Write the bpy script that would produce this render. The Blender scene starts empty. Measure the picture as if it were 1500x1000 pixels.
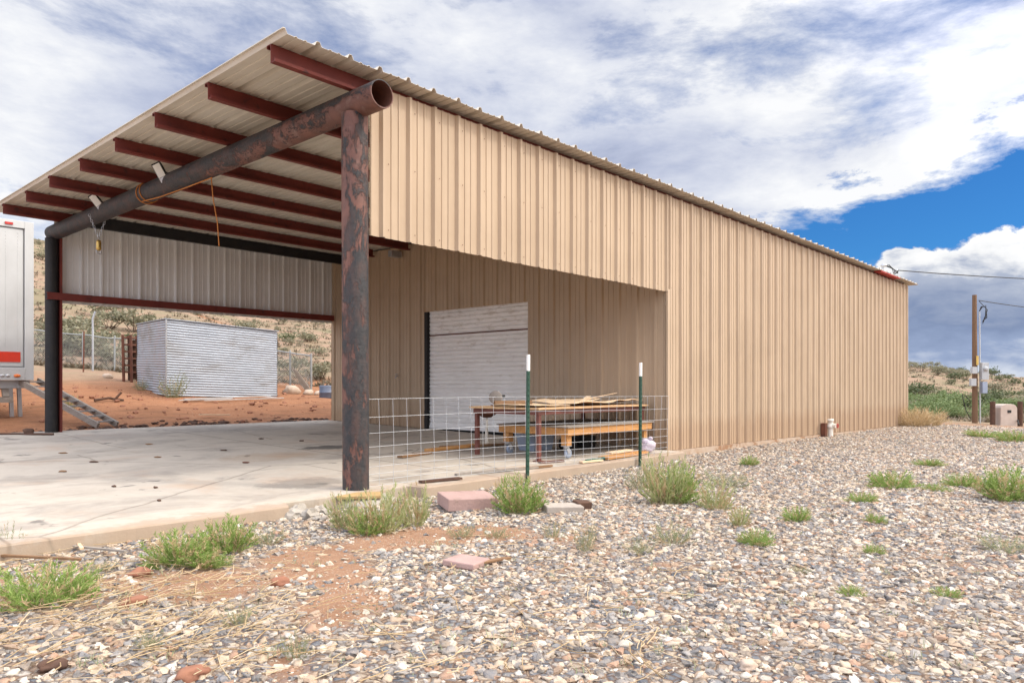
import bpy, math, random
from mathutils import Vector, Matrix, noise as mn
random.seed(7)
R = math.radians
SC = bpy.context.scene
COL = SC.collection

# ------------------------------------------------------------------ camera frame
F, HOR, YAW, CH = 1073.0, 564.6, R(42.01), 0.885
TX, TY = -1.339, 6.285
SY, CY = math.sin(YAW), math.cos(YAW)
CAMX, CAMY = SY*(-TX)+CY*(-TY), -CY*(-TX)+SY*(-TY)

def LD(lat, dep):
    a, b = lat-TX, dep-TY
    return SY*a+CY*b, -CY*a+SY*b

def smooth(a, b, x):
    t = max(0.0, min(1.0, (x-a)/(b-a)))
    return t*t*(3-2*t)

def lerp_table(tab, x):
    if x <= tab[0][0]: return tab[0][1]
    for (a, u), (b, v) in zip(tab, tab[1:]):
        if x <= b: return u+(v-u)*smooth(a, b, x)
    return tab[-1][1]

ELEV = [(-180, .03), (-60, .012), (0, .012), (7, .014), (14, .026), (25, .04), (42, .09), (60, .135), (67, .155), (77, .178), (95, .16), (130, .06), (180, .03)]

def zg(x, y):
    """height of the ground"""
    base = -.10-.045*smooth(5, 17, x)-.037*max(0, min(x-17, 10))
    base -= .02*smooth(-1, -3, y)
    up = smooth(4.0, 8.0, y)*.235+max(0, min(y-8, 9))*.088*smooth(8.0, 11, y)+.02*smooth(8, 8.6, y)
    fade = 1-smooth(17.0, 24, x)*.7
    z = base+up*fade
    n = mn.noise(Vector((x*.7, y*.7, 3.1)))*.022+mn.noise(Vector((x*2.3, y*2.3, 9)))*.008
    if y > 8.05: n = n*2.2+mn.noise(Vector((x*.9, y*.9, 1)))*.04*smooth(8.1, 9.5, y)
    z += n*(0.3 if -.6 < y < 8.1 and x < 18 else 1)
    dx, dy = x-CAMX, y-CAMY
    r = math.hypot(dx, dy)
    if r > 23:
        az = math.degrees(math.atan2(dy, dx))
        e = lerp_table(ELEV, az)
        t = (r-23)/(130-23)
        if t <= 1: h = t**1.18
        else: h = 1+.25*(1-math.exp(-(t-1)*1.2))*0-(t-1)*.25
        hz = h*130*e
        hz += mn.fractal(Vector((x*.02, y*.02, .5)), 1.0, 2.0, 4)*min(r, 130)*.012*min(1, t*3)
        z += hz
    return z

def G(px, py, z=None):
    """where the pixel's ray meets the ground (or the plane z)"""
    if z is None:
        a = 1.5; st = .25
        def below(d):
            x, y = LD((px-750)/F*d, d); return CH-(py-HOR)/F*d < zg(x, y)
        while a < 60 and not below(a+st): a += st
        b = a+st
        for i in range(12):
            c = (a+b)/2
            if below(c): b = c
            else: a = c
        x, y = LD((px-750)/F*b, b)
        return Vector((x, y, zg(x, y))), b
    dep = 8.0
    for i in range(40):
        x, y = LD((px-750)/F*dep, dep)
        zz = zg(x, y) if z is None else (z(x, y) if callable(z) else z)
        nd = F*(CH-zz)/max(py-HOR, .5)
        dep += (nd-dep)*.6
    x, y = LD((px-750)/F*dep, dep)
    return Vector((x, y, zg(x, y) if z is None else (z(x, y) if callable(z) else z))), dep

def slabz(x, y): return .0193*max(y, -.4)

# ------------------------------------------------------------------ materials
def newmat(name):
    m = bpy.data.materials.new(name); m.use_nodes = True
    nt = m.node_tree; nt.nodes.clear()
    out = nt.nodes.new('ShaderNodeOutputMaterial')
    b = nt.nodes.new('ShaderNodeBsdfPrincipled')
    nt.links.new(b.outputs[0], out.inputs[0])
    return m, nt, b

class N:
    def __init__(s, nt): s.nt = nt
    def link(s, a, b): s.nt.links.new(a, b)
    def _in(s, sock, v):
        if v is None: return
        if hasattr(v, 'is_linked') or hasattr(v, 'links'): s.nt.links.new(v, sock)
        else: sock.default_value = v
    def coord(s, kind='Object'): return s.nt.nodes.new('ShaderNodeTexCoord').outputs[kind]
    def pos(s): return s.nt.nodes.new('ShaderNodeNewGeometry').outputs['Position']
    def mapping(s, v, sc=(1, 1, 1), loc=(0, 0, 0), rot=(0, 0, 0)):
        n = s.nt.nodes.new('ShaderNodeMapping'); s._in(n.inputs[0], v)
        n.inputs['Scale'].default_value = sc; n.inputs['Location'].default_value = loc; n.inputs['Rotation'].default_value = rot
        return n.outputs[0]
    def noise(s, v, scale=5, detail=5, rough=.55, dist=0, color=False):
        n = s.nt.nodes.new('ShaderNodeTexNoise'); s._in(n.inputs['Vector'], v)
        n.inputs['Scale'].default_value = scale; n.inputs['Detail'].default_value = detail
        n.inputs['Roughness'].default_value = rough; n.inputs['Distortion'].default_value = dist
        return n.outputs[1 if color else 0]
    def voro(s, v, scale=5, feature='F1', out='Distance', rnd=1):
        n = s.nt.nodes.new('ShaderNodeTexVoronoi'); n.feature = feature; s._in(n.inputs['Vector'], v)
        n.inputs['Scale'].default_value = scale; n.inputs['Randomness'].default_value = rnd
        return n.outputs[out]
    def ramp(s, f, stops, interp='LINEAR'):
        n = s.nt.nodes.new('ShaderNodeValToRGB'); s._in(n.inputs[0], f)
        cr = n.color_ramp; cr.interpolation = interp
        while len(cr.elements) < len(stops): cr.elements.new(.5)
        for e, (p, c) in zip(cr.elements, stops):
            e.position = p
            e.color = (c, c, c, 1) if isinstance(c, (int, float)) else (*c, 1)
        return n.outputs[0]
    def mix(s, f, a, b, mode='MIX'):
        n = s.nt.nodes.new('ShaderNodeMix'); n.data_type = 'RGBA'; n.blend_type = mode
        s._in(n.inputs[0], f)
        for i, v in ((6, a), (7, b)):
            if isinstance(v, tuple) and len(v) == 3: v = (*v, 1)
            s._in(n.inputs[i], v)
        return n.outputs[2]
    def math(s, op, a, b=None, c=None, clamp=False):
        n = s.nt.nodes.new('ShaderNodeMath'); n.operation = op; n.use_clamp = clamp
        s._in(n.inputs[0], a); s._in(n.inputs[1], b); s._in(n.inputs[2], c)
        return n.outputs[0]
    def sep(s, v):
        n = s.nt.nodes.new('ShaderNodeSeparateXYZ'); s._in(n.inputs[0], v); return n.outputs
    def comb(s, x, y, z):
        n = s.nt.nodes.new('ShaderNodeCombineXYZ')
        for i, v in enumerate((x, y, z)): s._in(n.inputs[i], v)
        return n.outputs[0]
    def bump(s, h, strength=.3, dist=.01, normal=None):
        n = s.nt.nodes.new('ShaderNodeBump'); s._in(n.inputs['Height'], h)
        n.inputs['Strength'].default_value = strength; n.inputs['Distance'].default_value = dist
        if normal is not None: s._in(n.inputs['Normal'], normal)
        return n.outputs[0]
    def attr(s, name):
        n = s.nt.nodes.new('ShaderNodeAttribute'); n.attribute_name = name; return n.outputs
    def objrand(s): return s.nt.nodes.new('ShaderNodeObjectInfo').outputs['Random']

def simple(name, c1, c2=None, rough=.7, scale=8, metal=0, bump=0, bscale=None, stretch=(1, 1, 1), spots=None, spot_scale=20, spot_lo=.6, spec=.3, trans=None):
    m, nt, b = newmat(name); n = N(nt)
    co = n.mapping(n.coord(), stretch)
    c2 = c2 or tuple(v*.75 for v in c1)
    col = n.ramp(n.noise(co, scale, 6, .62), [(.3, c1), (.7, c2)])
    if spots:
        f = n.ramp(n.noise(co, spot_scale, 6, .65), [(spot_lo, 0.), (min(1, spot_lo+.08), 1.)])
        col = n.mix(f, col, spots)
    nt.links.new(col, b.inputs['Base Color'])
    b.inputs['Roughness'].default_value = rough; b.inputs['Metallic'].default_value = metal
    b.inputs['Specular IOR Level'].default_value = spec
    if bump:
        nt.links.new(n.bump(n.noise(co, bscale or scale*4, 6, .6), bump, .01), b.inputs['Normal'])
    return m

M = {}
def siding_mat(name, c1, c2, dirt, zlow=0.0):
    m, nt, b = newmat(name); n = N(nt)
    p = n.pos()
    streak = n.noise(n.mapping(p, (6, 6, .35)), 1.6, 6, .6)
    blot = n.noise(p, 1.1, 5, .6)
    col = n.mix(n.ramp(streak, [(.35, 0.), (.75, 1.)]), c1, c2)
    col = n.mix(n.math('MULTIPLY', n.ramp(blot, [(.45, 0.), (.75, 1.)]), .6), col, dirt)
    sh = n.math('FLOOR', n.math('DIVIDE', n.math('ADD', n.sep(p)[0], n.math('MULTIPLY', n.sep(p)[1], 3.)), .915))
    wn = nt.nodes.new('ShaderNodeTexWhiteNoise'); wn.noise_dimensions = '1D'; nt.links.new(sh, wn.inputs['W'])
    col = n.mix(n.math('MULTIPLY', wn.outputs['Value'], .16), col, dirt)
    z = n.sep(p)[2]
    h = n.math('ADD', z, n.math('MULTIPLY', n.noise(n.mapping(p, (9, 9, 2)), 1, 5, .6), -.5))
    low = n.ramp(h, [(0., 1.), (.22, 0.)])
    col = n.mix(n.math('MULTIPLY', low, .35), col, (.30, .17, .09))
    nt.links.new(col, b.inputs['Base Color'])
    b.inputs['Roughness'].default_value = .48; b.inputs['Specular IOR Level'].default_value = .35
    nt.links.new(n.bump(n.noise(n.mapping(p, (1, 1, .5)), 2.6, 3, .5), .4, .016), b.inputs['Normal'])
    return m
M['siding'] = siding_mat('tan_siding_paint', (.475, .36, .25), (.42, .312, .21), (.36, .265, .178))
M['offwhite'] = siding_mat('off_white_sheet', (.80, .80, .78), (.72, .715, .70), (.58, .56, .53))

def roof_mat():
    m, nt, b = newmat('roof_sheet_metal'); n = N(nt); p = n.pos()
    streak = n.noise(n.mapping(p, (5, .4, 1)), 2, 6, .6)
    col = n.mix(n.ramp(streak, [(.35, 0.), (.7, 1.)]), (.60, .55, .47), (.50, .45, .37))
    col = n.mix(n.math('MULTIPLY', n.ramp(n.noise(p, 1.4, 6, .65), [(.52, 0.), (.75, 1.)]), .5), col, (.40, .34, .26))
    nt.links.new(col, b.inputs['Base Color']); b.inputs['Roughness'].default_value = .5
    nt.links.new(n.bump(n.noise(p, 4, 3, .5), .2, .01), b.inputs['Normal'])
    return m
M['roof'] = roof_mat()
M['red_steel'] = simple('red_oxide_primer', (.185, .036, .026), (.115, .024, .019), .6, 3, bump=.08, spots=(.07, .022, .02), spot_scale=9, spot_lo=.60)

def pipe_mat(name, thr, along):
    """peeling black coating over rust-red primer"""
    m, nt, b = newmat(name); n = N(nt); p = n.pos()
    x, y, z = n.sep(p)
    red = n.ramp(n.noise(p, 7, 6, .6), [(.3, (.185, .078, .054)), (.55, (.12, .052, .04)), (.75, (.20, .12, .095))])
    blk = n.ramp(n.noise(p, 26, 6, .7), [(.3, (.010, .011, .013)), (.60, (.030, .030, .033)), (.8, (.085, .072, .064))])
    blk = n.mix(n.ramp(n.noise(n.mapping(p, (1, 1, .4) if along == 'z' else (1, .5, 1), (3, 1, 2)), 9, 8, .7), [(.46, 0.), (.66, .75)]), blk, (.085, .045, .036))
    f = n.noise(n.mapping(p, (1, 1, .55) if along == 'z' else (1, .5, 1)), 6.5, 9, .68, .5)
    if along == 'z':
        f = n.math('ADD', f, n.math('MULTIPLY', n.math('ADD', x, n.math('MULTIPLY', y, -1.)), .35))
        f = n.math('ADD', f, n.math('MULTIPLY', n.math('SUBTRACT', 1.7, z), .028))
    else:
        f = n.math('ADD', f, n.math('MULTIPLY', n.math('SUBTRACT', y, 1.5), .06))
        f = n.math('ADD', f, n.math('MULTIPLY', n.math('SUBTRACT', z, 3.3), .9))
    f = n.math('ADD', f, n.math('MULTIPLY', n.math('SUBTRACT', n.noise(n.mapping(p, (1, 1, .22) if along == 'z' else (1, .6, 1)), 34, 6, .75), .5), .42))
    k = n.ramp(f, [(thr, 0.), (thr+.065, 1.)])
    col = n.mix(k, red, blk)
    nt.links.new(col, b.inputs['Base Color'])
    b.inputs['Roughness'].default_value = .62
    h = n.math('ADD', n.math('MULTIPLY', k, .5), n.math('MULTIPLY', n.noise(p, 40, 5, .7), n.math('ADD', n.math('MULTIPLY', k, .7), .12)))
    nt.links.new(n.bump(h, .75, .012), b.inputs['Normal'])
    return m
M['post_pipe'] = pipe_mat('peeling_post_coating', .435, 'z')
M['head_pipe'] = pipe_mat('peeling_beam_coating', .40, 'y')
M['black_steel'] = simple('black_steel', (.013, .013, .015), (.024, .022, .021), .6, 6, bump=.2, bscale=30, spots=(.10, .05, .04), spot_scale=8, spot_lo=.66)
M['black'] = simple('black_rubber', (.018, .018, .019), (.03, .03, .03), .6, 10)

def slab_mat():
    m, nt, b = newmat('worn_concrete'); n = N(nt); p = n.pos()
    x, y, z = n.sep(p)
    c = n.ramp(n.noise(p, 1.3, 8, .62), [(.3, (.42, .36, .29)), (.5, (.50, .44, .365)), (.72, (.38, .325, .26))])
    c = n.mix(.45, c, n.ramp(n.noise(p, 14, 6, .7), [(.3, (.47, .425, .365)), (.7, (.35, .31, .265))]))
    st = n.noise(n.mapping(p, (.55, .9, 1)), 1.7, 7, .66, .6)
    c = n.mix(n.math('MULTIPLY', n.ramp(st, [(.50, 0.), (.66, 1.)]), .62), c, (.22, .195, .17))
    st2 = n.noise(n.mapping(p, (.8, .8, 1), (4, 7, 0)), 2.6, 6, .6, .3)
    c = n.mix(n.math('MULTIPLY', n.ramp(st2, [(.63, 0.), (.68, 1.)]), .75), c, (.085, .08, .075))
    st3 = n.noise(n.mapping(p, (1, 1, 1), (14, 3, 0)), 1.1, 6, .65, .3)
    c = n.mix(n.math('MULTIPLY', n.ramp(st3, [(.55, 0.), (.72, 1.)]), .5), c, (.45, .30, .20))
    for (jx, wob) in ((-2.6, .006), (1.45, .012)):
        d = n.math('ABSOLUTE', n.math('ADD', n.math('SUBTRACT', x, jx), n.math('MULTIPLY', n.noise(p, 7, 4, .6), wob)))
        c = n.mix(n.ramp(d, [(.005, .85), (.016, 0.)]), c, (.13, .11, .09))
    d = n.math('ABSOLUTE', n.math('ADD', n.math('SUBTRACT', y, 4.0), n.math('MULTIPLY', n.noise(p, 5, 4, .6), .012)))
    c = n.mix(n.ramp(d, [(.005, .85), (.016, 0.)]), c, (.13, .11, .09))
    ed = n.math('ADD', n.math('ABSOLUTE', n.math('ADD', y, .33)), n.math('MULTIPLY', n.noise(p, 2.4, 8, .68), -1.1))
    c = n.mix(n.math('MULTIPLY', n.ramp(n.math('ADD', ed, .5), [(.02, 1.), (.16, 0.)]), .55), c, (.33, .21, .13))
    crk = n.voro(n.mix(.12, p, n.noise(p, 1.2, 5, .6, 0, True)), .42, 'DISTANCE_TO_EDGE')
    c = n.mix(n.ramp(crk, [(.0015, .7), (.005, 0.)]), c, (.14, .115, .09))
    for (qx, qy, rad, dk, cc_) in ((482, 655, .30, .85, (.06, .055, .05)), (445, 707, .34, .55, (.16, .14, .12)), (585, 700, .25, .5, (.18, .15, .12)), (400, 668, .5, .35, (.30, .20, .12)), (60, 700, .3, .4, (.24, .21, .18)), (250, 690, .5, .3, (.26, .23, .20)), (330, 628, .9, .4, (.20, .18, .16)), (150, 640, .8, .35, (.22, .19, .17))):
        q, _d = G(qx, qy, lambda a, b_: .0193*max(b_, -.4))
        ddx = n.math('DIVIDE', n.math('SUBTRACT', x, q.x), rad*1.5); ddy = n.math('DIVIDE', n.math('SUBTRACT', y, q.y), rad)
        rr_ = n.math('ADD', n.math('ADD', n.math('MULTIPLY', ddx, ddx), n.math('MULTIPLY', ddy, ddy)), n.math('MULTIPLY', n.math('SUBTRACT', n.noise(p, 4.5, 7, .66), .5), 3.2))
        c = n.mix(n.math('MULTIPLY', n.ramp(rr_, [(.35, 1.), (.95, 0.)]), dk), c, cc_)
    side = n.ramp(n.math('ADD', z, n.math('MULTIPLY', n.noise(p, 9, 5, .6), .10)), [(0., 1.), (.06, 0.)])
    c = n.mix(n.math('MULTIPLY', side, .55), c, (.33, .26, .19))
    nt.links.new(c, b.inputs['Base Color']); b.inputs['Roughness'].default_value = .85
    h = n.math('ADD', n.noise(p, 45, 6, .7), n.math('MULTIPLY', n.noise(p, 6, 5, .6), 1.0))
    nt.links.new(n.bump(h, .25, .008), b.inputs['Normal'])
    return m
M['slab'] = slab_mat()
M['concrete'] = simple('rough_concrete', (.42, .38, .33), (.30, .27, .23), .9, 5, bump=.6, bscale=30, spots=(.24, .18, .13), spot_scale=4, spot_lo=.6)
M['footing'] = simple('stained_footing', (.44, .36, .29), (.36, .25, .17), .9, 4, bump=.5, bscale=30, spots=(.28, .16, .09), spot_scale=3, spot_lo=.52)
M['door'] = None
def door_mat():
    m, nt, b = newmat('dirty_white_slats'); n = N(nt); p = n.pos()
    x, y, z = n.sep(p)
    c = n.ramp(n.noise(n.mapping(p, (1, 1, 5)), 2.2, 7, .65), [(.3, (.88, .86, .83)), (.65, (.78, .755, .72))])
    d = n.noise(n.mapping(p, (1, 1, 3), (2, 2, 2)), 4, 8, .7)
    d = n.math('ADD', d, n.math('MULTIPLY', n.math('SUBTRACT', z, 1.1), .075))
    c = n.mix(n.math('MULTIPLY', n.ramp(d, [(.58, 0.), (.80, 1.)]), .7), c, (.42, .34, .26))
    nt.links.new(c, b.inputs['Base Color']); b.inputs['Roughness'].default_value = .5
    return m
M['door'] = door_mat()
def galv(name, rust):
    m, nt, b = newmat(name); n = N(nt); p = n.pos()
    c = n.ramp(n.noise(n.mapping(p, (.6, .6, 1.6)), 2.2, 8, .65), [(.28, (.30, .34, .395)), (.55, (.38, .425, .485)), (.78, (.25, .275, .305))])
    st = n.noise(n.mapping(p, (.5, .5, 1.1), (5, 1, 0)), 1.5, 8, .68, .4)
    c = n.mix(n.math('MULTIPLY', n.ramp(st, [(.53, 0.), (.66, 1.)]), .75), c, (.20, .19, .18))
    if rust: c = n.mix(n.math('MULTIPLY', n.ramp(n.noise(p, 2.5, 6, .6), [(.5, 0.), (.7, 1.)]), .4), c, (.50, .36, .33))
    nt.links.new(c, b.inputs['Base Color']); b.inputs['Roughness'].default_value = .42; b.inputs['Metallic'].default_value = .25
    return m
M['galv'] = galv('weathered_galvanised_sheet', False)
M['galv2'] = galv('weathered_galvanised_sheet_reddish', True)
M['wire'] = simple('galvanised_wire', (.55, .57, .59), (.42, .44, .46), .4, 8, metal=.35)
M['fencewire'] = simple('dull_chain_link_wire', (.36, .38, .38), (.28, .29, .29), .5, 8, metal=.3)
M['steel'] = simple('zinc_steel', (.55, .57, .59), (.42, .43, .45), .35, 9, metal=.7)
M['green_post'] = simple('green_post_paint', (.018, .060, .040), (.03, .075, .05), .5, 9, spots=(.12, .10, .07), spot_scale=15, spot_lo=.66)
M['white'] = simple('white_paint', (.80, .80, .78), (.70, .69, .66), .5, 6)
M['white_sheet'] = simple('weathered_white_panel', (.50, .51, .51), (.42, .425, .42), .45, 2.2, stretch=(1, 1, .5), spots=(.42, .36, .30), spot_scale=2.5, spot_lo=.64)
M['led'] = simple('led_lens', (.80, .79, .74), (.72, .71, .66), .25, 9)
M['ply'] = simple('weathered_plywood', (.60, .41, .235), (.46, .28, .145), .75, 3, stretch=(1, 7, 4), bump=.2, bscale=20, spots=(.30, .17, .09), spot_scale=5, spot_lo=.58)
M['veneer'] = simple('pale_split_veneer', (.74, .57, .39), (.60, .43, .27), .75, 4, stretch=(1, 6, 1), bump=.2, bscale=24)
M['lumber'] = simple('orange_lumber', (.56, .30, .115), (.43, .205, .07), .7, 4, stretch=(1, 8, 8), bump=.15, bscale=24)
M['lumber_dark'] = simple('aged_lumber', (.27, .155, .08), (.17, .095, .05), .75, 4, stretch=(1, 7, 7), bump=.2, bscale=24)
M['greywood'] = simple('grey_weathered_wood', (.33, .29, .25), (.22, .19, .16), .85, 4, stretch=(2, 2, 8), bump=.3, bscale=26)
M['polewood'] = simple('creosoted_pole_wood', (.20, .118, .068), (.13, .08, .048), .85, 5, stretch=(7, 7, .35), bump=.9, bscale=10, spots=(.09, .055, .035), spot_scale=6, spot_lo=.6)
M['rust'] = simple('rusty_steel', (.17, .065, .038), (.085, .04, .03), .8, 6, bump=.3, bscale=25)
M['table_steel'] = simple('brown_red_steel', (.17, .06, .045), (.11, .042, .034), .6, 6, bump=.1)
M['paver'] = simple('pink_concrete_block', (.42, .285, .255), (.34, .225, .20), .9, 7, bump=.5, bscale=45, spots=(.28, .20, .17), spot_scale=10, spot_lo=.6)
M['greypaver'] = simple('grey_concrete_block', (.42, .37, .32), (.30, .26, .225), .9, 7, bump=.5, bscale=45)
M['rope'] = simple('orange_rope', (.50, .19, .045), (.38, .13, .03), .8, 30)
M['brass'] = simple('brass', (.60, .40, .12), (.42, .27, .08), .35, 20, metal=.8)
M['pvc'] = simple('white_pvc', (.76, .73, .66), (.66, .61, .52), .45, 9, spots=(.35, .24, .15), spot_scale=14, spot_lo=.62)
M['red_paint'] = simple('red_paint', (.45, .03, .025), (.34, .03, .025), .5, 8)
M['red_tape'] = simple('red_reflective_tape', (.62, .045, .02), (.52, .04, .02), .3, 8)
M['amber'] = simple('amber_lens', (.72, .20, .05), (.6, .15, .04), .2, 8)
M['cable'] = simple('black_cable', (.02, .02, .022), (.03, .03, .03), .6, 9)
M['grey_box'] = simple('grey_enclosure_paint', (.46, .48, .49), (.38, .40, .41), .5, 5)
M['beige_box'] = simple('beige_fibreglass', (.52, .44, .38), (.45, .37, .31), .6, 4)
M['blue'] = simple('blue_plastic', (.16, .19, .26), (.12, .15, .21), .45, 5)
M['bluegrey'] = simple('pale_blue_plastic', (.32, .37, .46), (.26, .31, .40), .45, 5)
M['cloth'] = simple('pale_lilac_bag', (.62, .56, .62), (.42, .36, .44), .7, 10, spots=(.22, .17, .24), spot_scale=9, spot_lo=.56)
M['rock'] = simple('pale_rock', (.52, .42, .34), (.38, .29, .22), .9, 4, bump=.6, bscale=12)
M['redrock'] = simple('red_brown_rock', (.32, .15, .09), (.20, .09, .06), .9, 5, bump=.6, bscale=18)
M['bark'] = simple('dark_bark', (.12, .065, .042), (.065, .038, .03), .9, 12, bump=.6, bscale=30)
M['tarp'] = simple('green_plastic_tube', (.03, .12, .085), (.02, .08, .06), .5, 8)

def leafmat(name, c1, c2, c3, rough=.65):
    m, nt, b = newmat(name); n = N(nt)
    geo = nt.nodes.new('ShaderNodeNewGeometry')
    col = n.ramp(geo.outputs['Random Per Island'], [(0., c1), (.55, c2), (1., c3)])
    nt.links.new(col, b.inputs['Base Color']); b.inputs['Roughness'].default_value = rough
    tr = nt.nodes.new('ShaderNodeBsdfTranslucent'); nt.links.new(col, tr.inputs[0])
    mx = nt.nodes.new('ShaderNodeMixShader'); mx.inputs[0].default_value = .30
    nt.links.new(b.outputs[0], mx.inputs[1]); nt.links.new(tr.outputs[0], mx.inputs[2])
    nt.links.new(mx.outputs[0], nt.nodes['Material Output'].inputs[0])
    return m
M['leaf_green'] = leafmat('bright_weed_leaf', (.17, .27, .055), (.25, .36, .085), (.37, .44, .15))
M['leaf_pale'] = leafmat('pale_weed_leaf', (.27, .32, .12), (.38, .41, .18), (.52, .50, .27))
M['leaf_grey'] = leafmat('grey_green_leaf', (.20, .23, .12), (.27, .29, .16), (.35, .34, .21))
M['leaf_dry'] = leafmat('dry_grass_blade', (.42, .30, .16), (.52, .39, .22), (.60, .48, .30))
M['leaf_bush'] = leafmat('mesquite_leaf', (.10, .155, .05), (.15, .21, .075), (.22, .27, .11))
M['leaf_sage'] = leafmat('sage_leaf', (.17, .17, .105), (.225, .215, .135), (.28, .26, .17))
M['leaf_dark'] = leafmat('juniper_leaf', (.055, .08, .03), (.08, .11, .045), (.12, .145, .06))
M['straw'] = leafmat('straw_stalk', (.48, .34, .18), (.60, .45, .26), (.70, .57, .38))

def stone_mat():
    m, nt, b = newmat('river_gravel'); n = N(nt)
    r = n.objrand()
    cols = [(0.518, 0.412, 0.312), (0.191, 0.195, 0.209), (0.650, 0.594, 0.518), (0.331, 0.218, 0.148), (0.131, 0.148, 0.173), (0.583, 0.485, 0.371), (0.273, 0.269, 0.273), (0.433, 0.254, 0.173), (0.695, 0.661, 0.616), (0.227, 0.191, 0.165), (0.485, 0.381, 0.273), (0.091, 0.103, 0.123), (0.594, 0.518, 0.433), (0.312, 0.312, 0.322), (0.454, 0.331, 0.245), (0.627, 0.583, 0.528), (0.165, 0.182, 0.218), (0.550, 0.454, 0.371)]
    col = n.ramp(r, [(i/len(cols), c) for i, c in enumerate(cols)], 'CONSTANT')
    co = n.coord()
    w = n.noise(co, 1.8, 5, .65)
    col = n.mix(n.math('MULTIPLY', n.ramp(w, [(.45, 0.), (.7, 1.)]), .45), col, (.50, .40, .31))
    col = n.mix(n.math('MULTIPLY', n.ramp(n.noise(n.pos(), 1.3, 5, .6), [(.38, .2), (.68, 1.)]), .36), col, (.40, .305, .215))
    col = n.mix(1., col, (.94, .93, .90), 'MULTIPLY')
    nt.links.new(col, b.inputs['Base Color']); b.inputs['Roughness'].default_value = .78
    nt.links.new(n.bump(n.noise(co, 5, 5, .65), .35, .1), b.inputs['Normal'])
    return m
M['stone'] = stone_mat()

def ground_mat():
    m, nt, b = newmat('desert_ground'); n = N(nt); p = n.pos()
    gv = n.attr('gravel')[2]; hl = n.attr('hill')[2]
    soil = n.ramp(n.noise(p, 2.2, 8, .65), [(.3, (.25, .125, .068)), (.5, (.31, .17, .10)), (.72, (.19, .09, .048))])
    soil = n.mix(.4, soil, n.ramp(n.noise(p, 24, 6, .7), [(.3, (.40, .28, .19)), (.7, (.22, .12, .075))]))
    gr_ = n.voro(p, 85, 'F1', 'Color'); gd = n.voro(p, 85, 'F1', 'Distance')
    gk = n.math('MULTIPLY', n.ramp(n.sep(gr_)[1], [(.55, 0.), (.60, 1.)]), n.ramp(gd, [(.28, 1.), (.42, 0.)]))
    gk = n.math('MULTIPLY', gk, n.ramp(n.noise(p, 1.5, 5, .6), [(.4, .35), (.6, 1.)]))
    soil = n.mix(gk, soil, n.ramp(n.sep(gr_)[0], [(0., (.45, .36, .27)), (.3, (.22, .22, .23)), (.5, (.36, .22, .15)), (.75, (.55, .48, .41))], 'CONSTANT'))
    vc = n.voro(p, 24, 'F1', 'Color')
    vr = n.sep(vc)[0]
    gc = n.ramp(vr, [(0., (0.375, 0.307, 0.240)), (.15, (0.195, 0.195, 0.203)), (.3, (0.450, 0.405, 0.352)), (.45, (0.270, 0.195, 0.143)), (.6, (0.247, 0.240, 0.240)), (.72, (0.420, 0.345, 0.270)), (.86, (0.150, 0.158, 0.173))], 'CONSTANT')
    edge = n.voro(p, 24, 'DISTANCE_TO_EDGE')
    gc = n.mix(n.ramp(edge, [(.02, .7), (.16, 0.)]), gc, (.17, .10, .06))
    k = n.ramp(n.math('ADD', gv, n.math('MULTIPLY', n.math('SUBTRACT', n.noise(p, 5, 6, .7), .5), .7)), [(.42, 0.), (.62, 1.)])
    yard = n.ramp(n.sep(p)[1], [(0., 0.), (1., 1.)]); yard = n.math('MULTIPLY', n.math('SUBTRACT', n.sep(p)[1], 7.9), 4., clamp=True)
    soil = n.mix(yard, soil, n.mix(1., soil, (1.0, .80, .66), 'MULTIPLY'))
    rut = n.noise(n.mapping(p, (.5, 2.2, 1), (0, 0, 0), (0, 0, R(12))), 1.6, 7, .65, .4)
    soil = n.mix(n.math('MULTIPLY', yard, n.ramp(rut, [(.48, 0.), (.66, .6)])), soil, (.15, .075, .042))
    near = n.mix(k, soil, gc)
    # hillside: tan soil with dry grass and green cover
    h1 = n.noise(p, .16, 8, .68); h2 = n.noise(p, 1.1, 7, .72)
    hc = n.ramp(h2, [(.3, (.235, .15, .105)), (.5, (.29, .195, .135)), (.7, (.195, .13, .09))])
    hc = n.mix(n.ramp(n.noise(p, .5, 8, .72), [(.46, 0.), (.60, .85)]), hc, (.225, .18, .115))
    hc = n.mix(n.ramp(h1, [(.48, 0.), (.62, .75)]), hc, (.15, .145, .08))
    col = n.mix(hl, near, hc)
    nt.links.new(col, b.inputs['Base Color']); b.inputs['Roughness'].default_value = .95; b.inputs['Specular IOR Level'].default_value = .15
    hh = n.math('ADD', n.math('MULTIPLY', n.math('MINIMUM', edge, .25), n.math('MULTIPLY', k, 3.)), n.noise(p, 18, 7, .7))
    nt.links.new(n.bump(hh, .8, .03), b.inputs['Normal'])
    return m
M['ground'] = ground_mat()

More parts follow.
